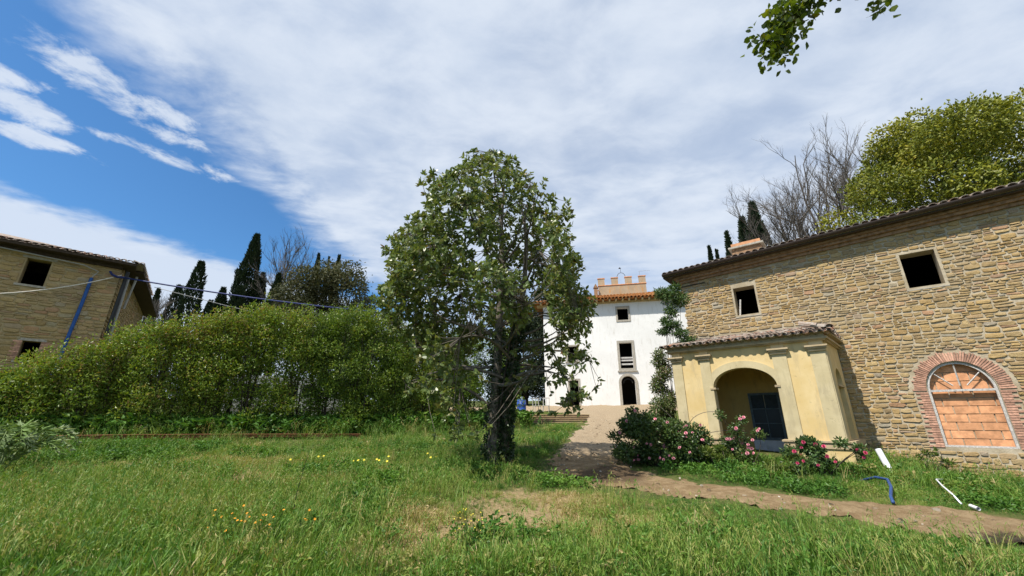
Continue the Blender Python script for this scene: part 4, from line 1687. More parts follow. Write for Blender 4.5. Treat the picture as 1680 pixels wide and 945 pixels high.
def broad_tree(name, lab, cat, base, center, radii, nl, rmin, rmax, nleaf, size, mat, mean, seed, shell=.35, group=None, zmin=None, spread=.26, inner=.12):
    g = gz(*base)
    of = np.array((base[0], base[1], g))
    T_ = thing(name, lab, cat, tuple(of), 0, group)
    el = lumpy(center, radii, nl, rmin, rmax, seed, .8, zmin, inner)
    t = MB(of)
    hub = np.array((base[0], base[1], g + (center[2] - g) * .5))
    t.tube(bez((base[0], base[1], g - .2), hub, (.1, 0, 0), 5), list(np.linspace(.035, .022, 5) * (center[2] + radii[2] - g)), 8)
    for e in el[::3]:
        t.tube(bez(hub, e[:3], (0, 0, -.05 * radii[2]), 5), list(np.linspace(.010, .002, 5) * (center[2] + radii[2] - g)), 5, False)
    t.build('trunk', BARKD, T_)
    P, D, k, fc = clumps(nleaf, el, shell, .15)
    P = P + rng.normal(size=P.shape) * .5 * size * (1 + 2 * (rng.random((nleaf, 1)) < .12))
    tint = rng.normal(mean, .16, nleaf) + (rng.random(len(el))[k] - .5) * spread
    obj('crown', leaf_mesh('crown', P - of, D, size * rng.uniform(.7, 1.3, nleaf), size * .6, tint, mat, .12, face=fc * .7), T_)


L_OAK = leaf_mat('oak_leaf', [(0, (.030, .046, .008)), (.3, (.10, .13, .014)), (.6, (.205, .22, .020)), (.85, (.30, .295, .028)), (1, (.31, .26, .035))], .5, .18, .3)
L_HOLM = leaf_mat('holm_leaf', [(0, (.018, .024, .011)), (.4, (.045, .054, .022)), (.75, (.09, .095, .036)), (1, (.135, .115, .045))], .6, .15, .25)
L_PINE = leaf_mat('dark_evergreen_leaf', [(0, (.010, .018, .009)), (.5, (.022, .038, .016)), (1, (.05, .07, .025))], .6, .1, .25)
broad_tree('oak_tree', 'huge round yellow green oak rising behind the roof of the ochre farmhouse', 'tree', (25.5, 20.5), (27.3, 20.5, 10.7), (7.8, 6.6, 6.8), 105, .85, 1.9, 120000, .19, L_OAK, .54, 5, .78, zmin=5.0, spread=.5, inner=.04)
broad_tree('holm_oak', 'rounded olive brown holm oak on the skyline between the cypresses and the magnolia', 'tree', (-15.2, 32), (-15.1, 32, 8.0), (3.9, 3.4, 4.1), 70, .75, 1.4, 34000, .20, L_HOLM, .64, 8, .75, zmin=3.0)
broad_tree('dark_pine', 'dark rounded evergreen behind the left end of the villa roof', 'tree', (5.4, 50), (5.4, 50, 13.2), (3.4, 3.4, 3.6), 36, .8, 1.4, 8000, .32, L_PINE, .55, 9, .5)
broad_tree('evergreen_tree', 'dark evergreen between the magnolia trunks and the left corner of the villa', 'tree', (1.3, 42), (1.3, 42, 4.9), (3.2, 2.4, 5.6), 56, .7, 1.3, 22000, .24, L_PINE, .45, 12, .45)
broad_tree('evergreen_tree', 'dark evergreen behind the hedge left of the magnolia trunks', 'tree', (-5.4, 27), (-5.4, 27, 2.6), (2.8, 2.0, 3.2), 40, .6, 1.1, 15000, .24, L_PINE, .40, 13, .45)
broad_tree('evergreen_tree', 'dark evergreen behind the hedge between the holm oak and the magnolia crown', 'tree', (-9.2, 26), (-9.2, 26, 2.4), (2.8, 2.0, 3.0), 40, .6, 1.1, 15000, .24, L_PINE, .48, 14, .45)


def bare_tree(name, lab, base, zt, spread, seed, lean=0.0, mat=BARKP, levels=4, z0=None, dens=1.0, tw=1.0):
    r = np.random.default_rng(seed)
    g = gz(*base)
    of = np.array((base[0], base[1], g))
    T_ = thing(name, lab, 'tree', tuple(of), 0, 'bare grey trees')
    t = MB(of)
    H = (zt - g) * 1.12
    fork = np.array((base[0] + lean * .3, base[1], g + H * .42))
    t.tube(bez((base[0], base[1], g - .2), fork, (.1, 0, 0), 5), list(np.linspace(.017, .012, 5) * H), 7)
    t.build('trunk', mat, T_)
    b_ = MB(of)

    def grow(p, d, L, rad, lev):
        pts = [p]
        for k in range(4):
            d = unit(d + r.normal(size=3) * .13 + np.array((0, 0, .06)))
            pts.append(pts[-1] + d * L / 4)
        b_.tube(pts, list(np.linspace(rad, rad * .5, 5)), 4 if lev < 2 else 3, False)
        if lev >= levels:
            return
        for k in range(int((6 if lev else 7) * dens)):
            i = r.integers(1, 5)
            nd = unit(d + r.normal(size=3) * np.array((.42, .42, .26)) + np.array((0, 0, .2)))
            grow(pts[i], nd, L * r.uniform(.42, .66), rad * .46, lev + 1)
    for k in range(5):
        a = 6.283 * k / 5 + r.uniform(-.4, .4)
        d = unit(np.array((math.cos(a) * spread + lean * .15, math.sin(a) * spread, 1)))
        grow(fork, d, H * .30, .0065 * H, 1)
    b_.build('branches', mat, T_)


bare_tree('bare_tree', 'bare grey branched tree right of the tallest farmhouse cypress', (20.7, 26), 16.4, .45, 3, -.5, levels=5, dens=1.0)
bare_tree('bare_tree', 'tallest bare grey tree with upswept twigs left of the huge oak', (23.6, 27), 19.2, .36, 4, .3, levels=5, dens=.8)
bare_tree('bare_tree', 'bare grey tree whose twigs show right at the edge of the huge oak', (27.0, 27), 19.9, .32, 6, .3, levels=5, dens=.8)
bare_tree('bare_cypress', 'dead grey cypress with bare upright twigs between two cypresses', (-25.6, 42), 18.2, .22, 7, 0, levels=4, mat=BARKP)
bare_tree('bare_tree', 'pale leafless tree seen between small cypresses right of the stone house', (-40.2, 44), 13.6, .25, 8, 0, levels=4, mat=BARKP)

# ------------------------------------------------------------------ overhanging branch at the top right
L_BR = leaf_mat('round_green_leaf', [(0, (.045, .075, .010)), (.4, (.09, .135, .012)), (.75, (.19, .20, .016)), (1, (.34, .19, .025))], .4, .45, .35, objr=.55)
BRB = np.array((4.9, 2.9, 5.5))
BR = thing('overhanging_tree', 'leafy tree branch with small round leaves hanging in at the top right corner', 'tree branch', tuple(BRB))
t = MB(BRB)
main = bez(BRB, (3.10, 3.52, 4.20), (-.1, .1, .22), 10)
t.tube(main, list(np.linspace(.03, .005, 10)), 6, False)
br_nodes = list(main[5:])
for k in range(24):
    i = rng.integers(4, 10)
    a = np.array(main[i])
    b = a + np.array((rng.uniform(-.34, .22), rng.uniform(-.25, .25), rng.uniform(-.24, .20)))
    p_ = bez(a, b, (0, 0, -.03), 4)
    t.tube(p_, [.007, .006, .004, .003], 4, False)
    br_nodes += p_[1:]
tg = gz(9.6, -.6)
t.tube([(9.6, -.6, tg - .1), (9.55, -.55, tg + 1.5), (9.3, -.3, tg + 3.6), (8.6, .3, 5.2 - .6), (7.0, 1.6, 5.6), (5.8, 2.4, 5.75), tuple(BRB)], [.24, .19, .15, .11, .07, .045, .03], 8)
side = bez(main[1], (4.24, 3.37, 4.58), (.1, 0, -.05), 5)
t.tube(side, list(np.linspace(.012, .004, 5)), 4, False)
t.build('stem', BARKD, BR)
BN = np.array(br_nodes)
V1, Q1, T1, _ = leaf_geo(np.zeros((4, 3)), np.tile(np.array([[0, 0, 1.]]), (4, 1)), 1.0, .74, .10, True)
LB = [mesh_np('leaf', V1[i * 6:i * 6 + 6], [np.array([[1, 2, 4, 3]]), np.array([[0, 2, 1], [3, 4, 5]])], L_BR, {'tint': ('POINT', np.full(6, .22 + .12 * i))}) for i in range(4)]
for k in range(300):
    if k < 272:
        c = BN[rng.integers(len(BN))] + rng.normal(size=3) * .05
    else:
        c = np.array((4.24, 3.37, 4.55)) + rng.normal(size=3) * np.array((.08, .05, .06))
    o = obj('leaf', LB[rng.integers(4)], BR)
    o.location = c - BRB
    o.rotation_euler = (rng.uniform(0, 6.28), rng.uniform(0, 6.28), rng.uniform(0, 6.28))
    o.scale = (rng.uniform(.07, .108),) * 3

n = 800
C = BN[rng.integers(len(BN), size=n)] + rng.normal(size=(n, 3)) * np.array((.09, .06, .11))
obj('foliage', leaf_mesh('foliage', C - BRB, rand_dirs(n), rng.uniform(.06, .095, n), rng.uniform(.045, .07, n), rng.uniform(.0, .75, n), L_BR, .1, True), BR, kind='stuff')

# ------------------------------------------------------------------ climbers and roses by the porch
L_CLI = leaf_mat('climber_leaf', [(0, (.024, .05, .018)), (.5, (.068, .125, .035)), (1, (.16, .22, .065))], .45, .25, .35)
L_CLG = leaf_mat('grey_pink_climber_leaf', [(0, (.04, .07, .02)), (.5, (.10, .15, .04)), (.8, (.17, .18, .08)), (1, (.25, .16, .13))], .5, .25, .3)


def shrub(name, lab, cat, base, ells, n, size, wid, mat, mean, stems=8, shell=.3, up=.3, curl=.12, fol='foliage', smat=BARKD, fromz=None):
    g = gz(*base)
    of = np.array((base[0], base[1], g))
    T_ = thing(name, lab, cat, tuple(of))
    t = MB(of)
    for k in range(stems):
        e = ells[int(rng.integers(len(ells)))]
        t.tube(bez((base[0] + rng.uniform(-.1, .1), base[1] + rng.uniform(-.1, .1), g - .03), e[:3], rng.normal(size=3) * .08, 5), list(np.linspace(.016, .005, 5)), 4, False)
    t.build('stem', smat, T_)
    P, D, k, fc = clumps(n, ells, shell, up)
    zf = P[:, 2] > hgt(P[:, 0], P[:, 1]) + .02
    P, D, k, fc = P[zf], D[zf], k[zf], fc[zf]
    n = len(P)
    tint = rng.normal(mean, .18, n) + (rng.random(len(ells))[k] - .5) * .25
    obj(fol, leaf_mesh(fol, P - of, D, size * rng.uniform(.7, 1.3, n), wid, tint, mat, curl, face=fc), T_)
    return T_, of


e1_ = [(5.82, 14.0, 4.25, .36, .36, .34), (5.55, 14.1, 4.4, .25, .25, .2), (6.15, 13.9, 4.1, .28, .3, .3), (5.8, 14.0, 3.65, .22, .22, .25), (5.75, 13.95, 3.15, .36, .3, .13), (5.5, 14.1, 2.95, .25, .25, .10),
       (5.95, 13.85, 2.85, .3, .3, .14), (6.15, 13.75, 2.55, .28, .28, .16), (5.6, 14.1, 3.35, .2, .2, .1), (6.0, 13.9, 4.55, .22, .22, .15)]
shrub('climbing_plant', 'feathery green climber growing up the left corner of the farmhouse above the porch roof', 'climber', (5.6, 14.2), e1_, 3600, .13, .04, L_CLI, .5, 10, .2, .05)
e2_ = [(5.35 + rng.uniform(-.22, .22), 14.35 + rng.uniform(-.3, .3), z_, .27, .25, .28) for z_ in np.linspace(-.5, 2.1, 13)] + [(5.0, 14.4, -.3, .4, .4, .5), (5.05, 14.2, .4, .3, .3, .3)]
shrub('climbing_shrub', 'tall mixed green and dusty pink climber against the left side of the porch', 'climber', (5.3, 14.4), e2_, 5600, .11, .045, L_CLG, .58, 9, .25, .2)

L_ROSE = leaf_mat('rose_leaf', [(0, (.016, .034, .010)), (.5, (.040, .080, .018)), (.85, (.085, .14, .03)), (1, (.14, .16, .045))], .4, .2, .4)
PINK = simple('pink_petal', (.75, .36, .42), .6, .25, 30, bmp=0, rnd=.25)
MAGENTA = simple('deep_pink_petal', (.62, .10, .20), .6, .2, 30, bmp=0, rnd=.2)


def rosette(k, mat):
    r = random.Random(k)
    m_ = MB()
    for ring, (n, tilt, L, z) in enumerate(((7, .25, .5, -.08), (6, .75, .42, 0), (5, 1.2, .32, .06))):
        for i in range(n):
            a = 2 * math.pi * (i + .5 * ring + r.uniform(-.15, .15)) / n
            c, s_ = math.cos(a), math.sin(a)
            rd, h = L * math.cos(tilt), L * math.sin(tilt)
            wv = .27
            m_.add([(0, 0, z - .1), (c * rd * .7 - s_ * wv, s_ * rd * .7 + c * wv, z + h * .5), (c * rd, s_ * rd, z + h), (c * rd * .7 + s_ * wv, s_ * rd * .7 - c * wv, z + h * .5)], [(0, 1, 2, 3)])
    return m_.mesh('rose_bloom', mat)


ROSES = [rosette(k, PINK) for k in range(3)]
ROSEM = [rosette(k + 7, MAGENTA) for k in range(2)]


def blooms(T_, of, spots, ms, size):
    for p in spots:
        o = obj('rose_bloom', ms[rng.integers(len(ms))], T_)
        o.location = np.array(p) - of
        d = Vector((-.35 - p[0] * .05, -1, .5)) + Vector(rng.normal(size=3) * .4)
        o.rotation_euler = d.to_track_quat('Z', 'Y').to_euler()
        o.scale = (size * rng.uniform(.75, 1.2),) * 3


def lumps(cx, cy, g, rx, ry, h, n, r):
    res = []
    for _ in range(n):
        a, q_ = rng.uniform(0, 6.28), rng.random() ** .6
        f = rng.random()
        k = math.sqrt(max(0, 1 - f * f * .75))
        res.append((cx + rx * k * q_ * math.cos(a), cy + ry * k * q_ * math.sin(a), g + .1 + h * f * (1 - .25 * q_), *(rng.uniform(.6, 1.2) * r,) * 3))
    return res


def front_spots(ells, n, c, out=.9):
    """bloom spots on the side of the bush that faces the lane and the sun"""
    res = []
    for _ in range(n):
        e = ells[int(rng.integers(len(ells)))]
        d = unit(np.array((rng.normal() * .7 - .15, -abs(rng.normal()) - .35, rng.normal() * .6 + .15)))
        res.append(np.array(e[:3]) + d * np.array(e[3:6]) * (out + .25))
    return res


g = gz(3.75, 11.4)
er = lumps(3.75, 11.3, g, 1.0, .75, 1.3, 26, .30) + lumps(4.8, 11.4, g, .7, .6, .85, 12, .28) + [(2.75, 11.2, g + .75, .2, .2, .15), (3.0, 11.2, g + 1.05, .2, .2, .12), (3.3, 11.4, g + 1.35, .2, .2, .15)]
T_, of = shrub('rose_bush', 'large dark rose bush with many pale pink blooms at the bend of the track', 'rose bush', (3.8, 11.4), er, 16000, .075, .048, L_ROSE, .58, 22, .35, .15)
blooms(T_, of, front_spots(er, 58, None), ROSES, .08)
g = gz(6.1, 11.0)
er = lumps(6.0, 11.35, g, .5, .4, 1.0, 9, .20) + [(5.75, 11.5, g + 1.3, .15, .15, .15), (6.2, 11.3, g + 1.15, .15, .15, .15), (6.5, 11.1, g + .8, .2, .15, .15)]
T_, of = shrub('rose_bush', 'thin rose bush with pink blooms in front of the porch arch', 'rose bush', (6.1, 11.2), er, 2100, .07, .04, L_ROSE, .62, 14, .2, .2)
blooms(T_, of, front_spots(er, 24, None), ROSES, .085)
g = gz(7.3, 10.2)
er = lumps(7.15, 10.25, g, .75, .4, .65, 12, .20) + [(7.75, 10.0, g + .75, .15, .15, .12), (8.05, 9.9, g + .6, .15, .15, .15)]
T_, of = shrub('rose_bush', 'low rose bush with deep pink blooms below the right end of the porch', 'rose bush', (7.4, 10.2), er, 3400, .08, .05, L_CLI, .4, 12, .25, .2)
blooms(T_, of, front_spots(er, 18, None), ROSEM, .085)
# arching bare rose canes in front of the porch
for pts, lab in (((( 5.2, 12.3, -1.0), (4.95, 12.4, -.2), (4.55, 12.5, .25), (4.3, 12.5, .45)), 'arching bare rose cane before the left porch pilaster'),
                 (((5.0, 12.2, -1.0), (5.05, 12.1, -.1), (5.5, 11.9, .18), (6.0, 11.7, .15)), 'arching bare rose cane reaching into the porch arch'),
                 (((4.9, 12.2, -.9), (5.3, 11.95, -.45), (5.9, 11.6, -.32), (6.4, 11.4, -.35)), 'lowest nearly level rose cane across the porch arch')):
    P_ = np.array(pts)
    T0 = np.linspace(0, 1, 12)
    cur = np.stack([np.interp(T0, np.linspace(0, 1, 4), P_[:, i]) for i in range(3)], 1)
    for _ in range(3):
        cur[1:-1] = (cur[:-2] + cur[1:-1] * 2 + cur[2:]) / 4
    m_ = MB(P_[0])
    m_.tube(list(cur), list(np.linspace(.012, .006, 12)), 5)
    m_.build('rose_cane', BARK, None, label=lab, cat='cane', loc=tuple(P_[0]))

# yellow-green weeds and leafy plants along the farmhouse
L_WEED = leaf_mat('weed_leaf', [(0, (.03, .06, .014)), (.5, (.08, .135, .022)), (1, (.17, .20, .035))], .45, .3, .35)
for cx, cy, rx, h, lab in ((6.5, 10.15, .6, .32, 'bright green leafy weed clump between the two pink rose bushes'), (5.2, 10.9, .55, .4, 'lush green weed clump left of the porch arch roses'),
                           (10.6, 10.75, .6, .6, 'sparse brownish weeds under the bricked-up arched window')):
    g = gz(cx, cy)
    shrub('weed_clump', lab, 'weeds', (cx, cy), lumps(cx, cy, g, rx, .3, h, 12, .13 if 'sparse' not in lab else .07), 1700 if 'sparse' not in lab else 420, .085, .03, L_WEED, .55, 10, .2, .8)

# ------------------------------------------------------------------ pipes, hose
def pipe(name, lab, cat, pts, r, mat, hollow=False, sides=10):
    b = np.array(pts[0], float)
    m_ = MB(b)
    m_.tube(pts, r, sides, not hollow)
    if hollow:
        m_.tube([np.array(p, float) for p in pts], r * .86, sides, False)
    return m_.build(name, mat, None, True, label=lab, cat=cat, loc=tuple(b))


def on(x, y, dz):
    return (x, y, gz(x, y) + dz)


pipe('plastic_pipe', 'thick white plastic pipe leaning upright in the weeds against the farmhouse wall', 'pipe', [on(8.95, 10.15, -.1), (8.97, 10.46, -.74)], .066, PIPEW, True, 12)
pipe('plastic_pipe', 'white plastic pipe lying in the weeds below the arched window', 'pipe', [on(10.7, 10.85, .16), on(10.3, 9.9, .08)], .028, PIPEW, True)
pipe('plastic_pipe', 'short white pipe end lying at the edge of the dirt track', 'pipe', [on(7.97, 7.72, .06), on(7.86, 7.5, .06)], .03, PIPEW, True)
pipe('flexible_hose', 'thin curved white hose lying in the grass below the arched window', 'hose', [on(9.9, 9.75, .16), on(9.3, 9.45, .2), on(8.95, 9.2, .2), on(8.6, 8.75, .17), on(8.2, 8.2, .14), on(7.95, 7.85, .06)], .014, PIPEW)
pipe('corrugated_hose', 'blue corrugated hose curling out of the weeds left of the white leaning pipe', 'hose', [on(7.75, 9.75, .05), on(7.85, 9.4, .22), on(7.75, 9.0, .24), on(7.35, 8.5, .2), on(6.95, 8.1, .12), on(6.75, 7.85, .05)], .026, simple('blue_hose', (.03, .07, .20), .5, .3, 30, bmp=0))
pipe('plastic_pipe', 'long white pipe along the foot of the wall at the right edge', 'pipe', [on(11.2, 10.0, .1), on(12.6, 9.0, .12)], .05, PIPEW, True)
pipe('black_tube', 'thin black tube lying on the long white pipe at the right edge', 'tube', [on(10.9, 10.1, .16), on(11.6, 9.6, .24), on(12.6, 8.9, .22)], .016, BLACKP)

# cables from the left house
A0 = CL + UL * .2 - NL * .25
pipe('power_cable', 'thick blue black cable slung from the stone house corner over the hedge to the magnolia', 'cable', [tuple(A0 + np.array((0, 0, 6.14)))] +
     [tuple((1 - f) * (A0 + np.array((0, 0, 6.14))) + f * np.array((-3.4, 20.5, 5.05)) + np.array((0, 0, -.9 * f * (1 - f)))) for f in np.linspace(.06, 1, 16)], .035, BLUEC, False, 6)
pipe('power_cable', 'thin white cable running from the stone house corner out past the left edge', 'cable', [tuple(A0 + np.array((-.2, 0, 6.28)))] +
     [tuple((1 - f) * (A0 + np.array((-.2, 0, 6.28))) + f * np.array((-20.5, 13.0, 4.05)) + np.array((0, 0, -.35 * 4 * f * (1 - f)))) for f in np.linspace(.08, 1, 12)], .02, WHITEC, False, 5)
pipe('power_cable', 'thin pale cable dropping from the eaves of the stone house behind the hedge', 'cable', [tuple(CL + np.array((.9, .9, 6.0)))] +
     [tuple((1 - f) * (CL + np.array((.9, .9, 6.0))) + f * np.array((-9.0, 21.0, 4.3)) + np.array((0, 0, -.2 * f * (1 - f)))) for f in np.linspace(.1, 1, 10)], .014, GREYC, False, 5)

# ------------------------------------------------------------------ rusty beam before the hedge
bp = [(-14.6, 12.2), (-13.1, 12.45), (-11.95, 13.05), (-9.7, 14.85), (-7.6, 16.0), (-6.0, 16.75)]
zs = [-.56, -.57, -.57, -.62, -.66, -.69]
b0 = np.array((-11.95, 13.05, -.75))
m_ = MB(b0)
for (a, za), (b, zb) in zip(zip(bp[:-1], zs[:-1]), zip(bp[1:], zs[1:])):
    a, b = np.array(a), np.array(b)
    d = (b - a) / np.linalg.norm(b - a)
    nn = np.array((-d[1], d[0])) * .05
    V = []
    for p, z in ((a, za), (b, zb)):
        for s_, dz in ((-1, -.04), (1, -.04), (1, .06), (-1, .06)):
            V.append((p[0] + nn[0] * s_, p[1] + nn[1] * s_, z + dz))
    m_.add(V, [(0, 1, 5, 4), (1, 2, 6, 5), (2, 3, 7, 6), (3, 0, 4, 7), (0, 3, 2, 1), (4, 5, 6, 7)])
    m_.box(-.5, .5, -.5, .5, -.5, .5, lambda x, y, z: (a[0] + (b - a)[0] * (x + .5) + nn[0] * 2.4 * y * 2, a[1] + (b - a)[1] * (x + .5) + nn[1] * 2.4 * y * 2, za + (zb - za) * (x + .5) + .066 + z * .012))
m_.build('rusty_rail', RUST, None, label='long rusty iron rail lying low in the grass along the foot of the hedge', cat='rail', loc=tuple(b0))

# ------------------------------------------------------------------ things glimpsed behind the hedge and by the villa
VANW = simple('white_van_paint', (.70, .71, .73), .35, .05, 3, spec=.5, bmp=0)
vx, vy = -11.0, 20.2
vg = gz(vx, vy)
VN = thing('white_van', 'white van parked behind the hedge, glimpsed between the laurel stems', 'van', (vx, vy, vg), R(28))
m_ = MB()
m_.prism([(-2.5, .45), (2.5, .45), (2.55, 1.25), (1.75, 1.45), (1.15, 2.2), (.9, 2.32), (-2.45, 2.32), (-2.5, 2.2)], -.9, .9)
m_.build('body', VANW, VN)
for x0, x1 in ((-2.2, -.9), (-.7, .35)):
    m_ = MB()
    m_.box(x0, x1, -.905, -.88, 1.35, 1.95)
    m_.build('window', GLASS, VN)
m_ = MB()
m_.prism([(.55, 1.4), (1.45, 1.4), (1.08, 1.98), (.55, 1.98)], -.905, -.88)
m_.build('window', GLASS, VN)
m_ = MB()
m_.box(-2.45, 2.5, -.915, -.88, .75, .9)
m_.build('trim', GREYC, VN)
for x in (-1.55, 1.6):
    for y in (-.82, .82):
        m_ = MB()
        m_.tube([(x, y - .1, .36), (x, y + .1, .36)], .36, 16)
        wh = m_.build('wheel', BLACKP, VN)
        m_ = MB()
        m_.tube([(x, y - .105, .36), (x, y + .105, .36)], .2, 12)
        m_.build('rim', GREYC, wh)
cx, cy = .62, 27.0
pz = gz(cx, cy)
BB = thing('blue_barrel', 'blue barrel seen just right of the magnolia trunks', 'barrel', (cx, cy, pz))
m_ = MB()
m_.tube([(0, 0, 0), (0, 0, .05), (0, 0, .3), (0, 0, .32), (0, 0, .34), (0, 0, .65), (0, 0, .67), (0, 0, .69), (0, 0, .92), (0, 0, .95)], [.27, .3, .3, .32, .3, .3, .32, .3, .29, .26], 16)
m_.build('body', simple('blue_plastic', (.03, .08, .35), .4, .15, 5, bmp=0), BB, True)
m_ = MB()
m_.tube([(0, 0, .951), (0, 0, 1.0)], .27, 16)
m_.build('lid', BLUEP, BB)
for k, (cx, cy, rz_, lab) in enumerate(((1.75, 29.2, .3, 'pale garden chair beside the left corner of the villa'), (2.45, 29.8, -.2, 'pale garden chair touching the white wall of the villa corner'))):
    T_ = thing('garden_chair', lab, 'chair', (cx, cy, gz(cx, cy)), rz_, 'pale garden chairs')
    for sx in (-.2, .2):
        for sy in (-.2, .2):
            m_ = MB()
            m_.tube([(sx * 1.1, sy * 1.1, 0), (sx, sy, .43)], .02, 5)
            m_.build('leg', WOODW, T_)
    m_ = MB()
    m_.box(-.24, .24, -.24, .24, .431, .465)
    m_.build('seat', WOODW, T_)
    m_ = MB()
    for x in (-.22, 0, .22):
        m_.box(x - .02, x + .02, .21, .24, .466, .95)
    m_.box(-.25, .25, .205, .245, .951, 1.02)
    m_.build('backrest', WOODW, T_)
# brick steps up to the villa forecourt
sx, sy = 2.05, 22.6
SG = gz(sx, sy)
ST = thing('brick_steps', 'broad weathered brick steps rising in the grass beside the magnolia', 'steps', (sx, sy, SG), R(-8))
for k in range(7):
    m_ = MB()
    m_.box(-1.7, 1.5 + .12 * k, -1.2 + k * .62, -1.2 + k * .62 + .60, -.5, -.16 + k * .105)
    so = m_.build('step', simple('step_brick', (.25, .18, .12), .95, .4, 14, bmp=.5) if k == 0 else ST.children[0].data.materials[0], ST)
    m_ = MB()
    m_.box(-1.72, 1.52 + .12 * k, -1.23 + k * .62, -1.2 + k * .62 + .25, -.159 + k * .105, -.125 + k * .105)
    m_.build('tread_edge', MORTAR_L, so)

# ------------------------------------------------------------------ cardoon, flowers, stalks
L_SIL = leaf_mat('silver_leaf', [(0, (.09, .17, .04)), (.5, (.20, .29, .10)), (1, (.42, .47, .33))], .8, .2, .1)
cx, cy = -9.75, 8.2
g = gz(cx, cy)
CA = thing('cardoon_plant', 'large silvery green cardoon with drooping feathery leaves at the left edge', 'plant', (cx, cy, g))
of = np.array((cx, cy, g))
for k in range(22):
    a = k * 2.4
    ln = rng.uniform(.7, 1.15)
    d = np.array((math.cos(a), math.sin(a), 0))
    t = np.linspace(0, 1, 16)[:, None]
    hh = rng.uniform(.85, 1.35)
    rib = d * ln * t + np.array((0, 0, 1)) * (hh * (2.3 * t - 1.75 * t * t))
    m_ = MB()
    m_.tube(list(rib), list(np.linspace(.016, .003, 16)), 4, False)
    tang = unit(np.gradient(rib, axis=0))
    s_ = unit(np.cross(tang, np.array((0, 0, 1.))))
    idx = np.repeat(np.arange(3, 16), 4)
    sg = np.tile((1, -1, 1, -1), 13)[:, None]
    C = rib[idx]
    D = unit(s_[idx] * sg + tang[idx] * .8 + rng.normal(size=(52, 3)) * .18)
    V, Q, T, _ = leaf_geo(C, D, np.interp(idx, [3, 8, 15], [.16, .26, .10]), .05, .25)
    b = len(m_.V)
    nq = len(m_.Q)
    Vall = np.vstack([np.array(m_.V), V])
    obj('leaf', mesh_np('leaf', Vall, [np.array(m_.Q)] + [x + b for x in T], L_SIL, {'tint': ('POINT', np.full(len(Vall), rng.uniform(.3, .85)))}), CA)

YEL = simple('yellow_petal', (.75, .62, .06), .6, .15, 20, bmp=0)
ORA = simple('orange_petal', (.70, .30, .02), .6, .2, 20, bmp=0)


def daisy(mat, name):
    m_ = MB()
    for i in range(9):
        a = 2 * math.pi * i / 9
        c, s_ = math.cos(a), math.sin(a)
        m_.add([(0, 0, 0), (c * .6 - s_ * .2, s_ * .6 + c * .2, .12), (c, s_, .1), (c * .6 + s_ * .2, s_ * .6 - c * .2, .12)], [(0, 1, 2, 3)])
    return m_.mesh(name, mat)


DY, DO = daisy(YEL, 'yellow_flower'), daisy(ORA, 'bloom')
for k, (x, y) in enumerate(((-4.6, 10.2), (-4.5, 10.25), (-3.42, 9.56), (-3.3, 9.6), (-2.92, 9.45), (-3.05, 9.7), (-2.7, 9.3), (-2.08, 10.55), (-1.86, 9.81), (-2.85, 9.9), (-3.6, 9.75), (-1.8, 10.2), (-5.0, 9.7))):
    o = obj('yellow_flower', DY, None, 'small yellow wildflower in the grass left of the magnolia', 'flower', 'yellow wildflowers in the lawn')
    o.location = on(x, y, .26 + rng.uniform(0, .06))
    o.scale = (.03,) * 3
    o.rotation_euler = (.7 + rng.uniform(-.3, .3), 0, rng.uniform(-.3, .3))
for nm, lab, c0, nbl, mt, sp, cat in (('marigold_plant', 'cluster of small orange flowers in the tall grass at the bottom edge', (-2.85, 4.95), 26, DO, (.36, .2), 'flowers'),
                                     ('broom_plant', 'sparse plant with tiny yellow flowers at the bottom centre of the lawn', (-.45, 5.0), 26, daisy(YEL, 'bloom'), (.25, .15), 'flowers')):
    of = np.array((*c0, gz(*c0)))
    T_ = thing(nm, lab, cat, tuple(of))
    m_ = MB()
    for k in range(nbl):
        p = np.array((rng.normal() * sp[0] * .6, rng.normal() * sp[1], rng.uniform(.3, .5)))
        m_.tube([(p[0] * .4, p[1] * .4, 0), tuple(p)], .003, 3, False)
        o = obj('bloom', mt, T_)
        o.location = p
        o.scale = (.015 if 'broom' not in nm else .008,) * 3
        o.rotation_euler = (rng.uniform(.2, 1.1), 0, rng.uniform(-.6, .6))
    m_.build('stem', simple(nm + '_stem', (.06, .09, .02), .8, .2, 9, bmp=0), T_)
STALK = simple('dark_stalk', (.035, .045, .02), .8, .3, 14, bmp=0)
PALEST = simple('pale_stalk', (.34, .42, .20), .7, .2, 14, bmp=0)
for nm, lab, pts, r, mt in (('grass_stalk', 'tall dark dry stalk standing in the tall grass left of centre', [on(-2.75, 5.6, 0), on(-2.74, 5.6, .5), on(-2.66, 5.6, 1.0)], .006, STALK),
                            ('pale_stalk', 'single long pale arching grass blade in the lower left', [on(-3.83, 5.15, .03), on(-4.1, 5.28, .17), on(-4.45, 5.42, .27), on(-4.88, 5.6, .31)], .007, PALEST),
                            ('grass_stalk', 'taller dark green stalk at the bottom right corner', [on(4.75, 4.7, 0), on(4.82, 4.7, .3), on(4.8, 4.75, .48)], .008, STALK),
                            ('grass_stalk', 'leaning shorter dark stalk at the bottom right corner', [on(5.2, 4.95, 0), on(5.1, 4.95, .2), on(4.92, 4.95, .36)], .008, STALK)):
    b = np.array(pts[0])
    m_ = MB(b)
    m_.tube(pts, [r, r * .8, r * .5] if len(pts) == 3 else [r, r, r * .8, r * .4], 4)
    m_.build(nm, mt, None, label=lab, cat='stalk', loc=tuple(b))

# ------------------------------------------------------------------ grass
L_GR = leaf_mat('grass_blade', [(0, (.042, .115, .018)), (.3, (.088, .20, .028)), (.55, (.16, .27, .042)), (.75, (.27, .31, .08)), (.9, (.40, .33, .14)), (1, (.48, .38, .20))], .5, .3, .3, inst=True)


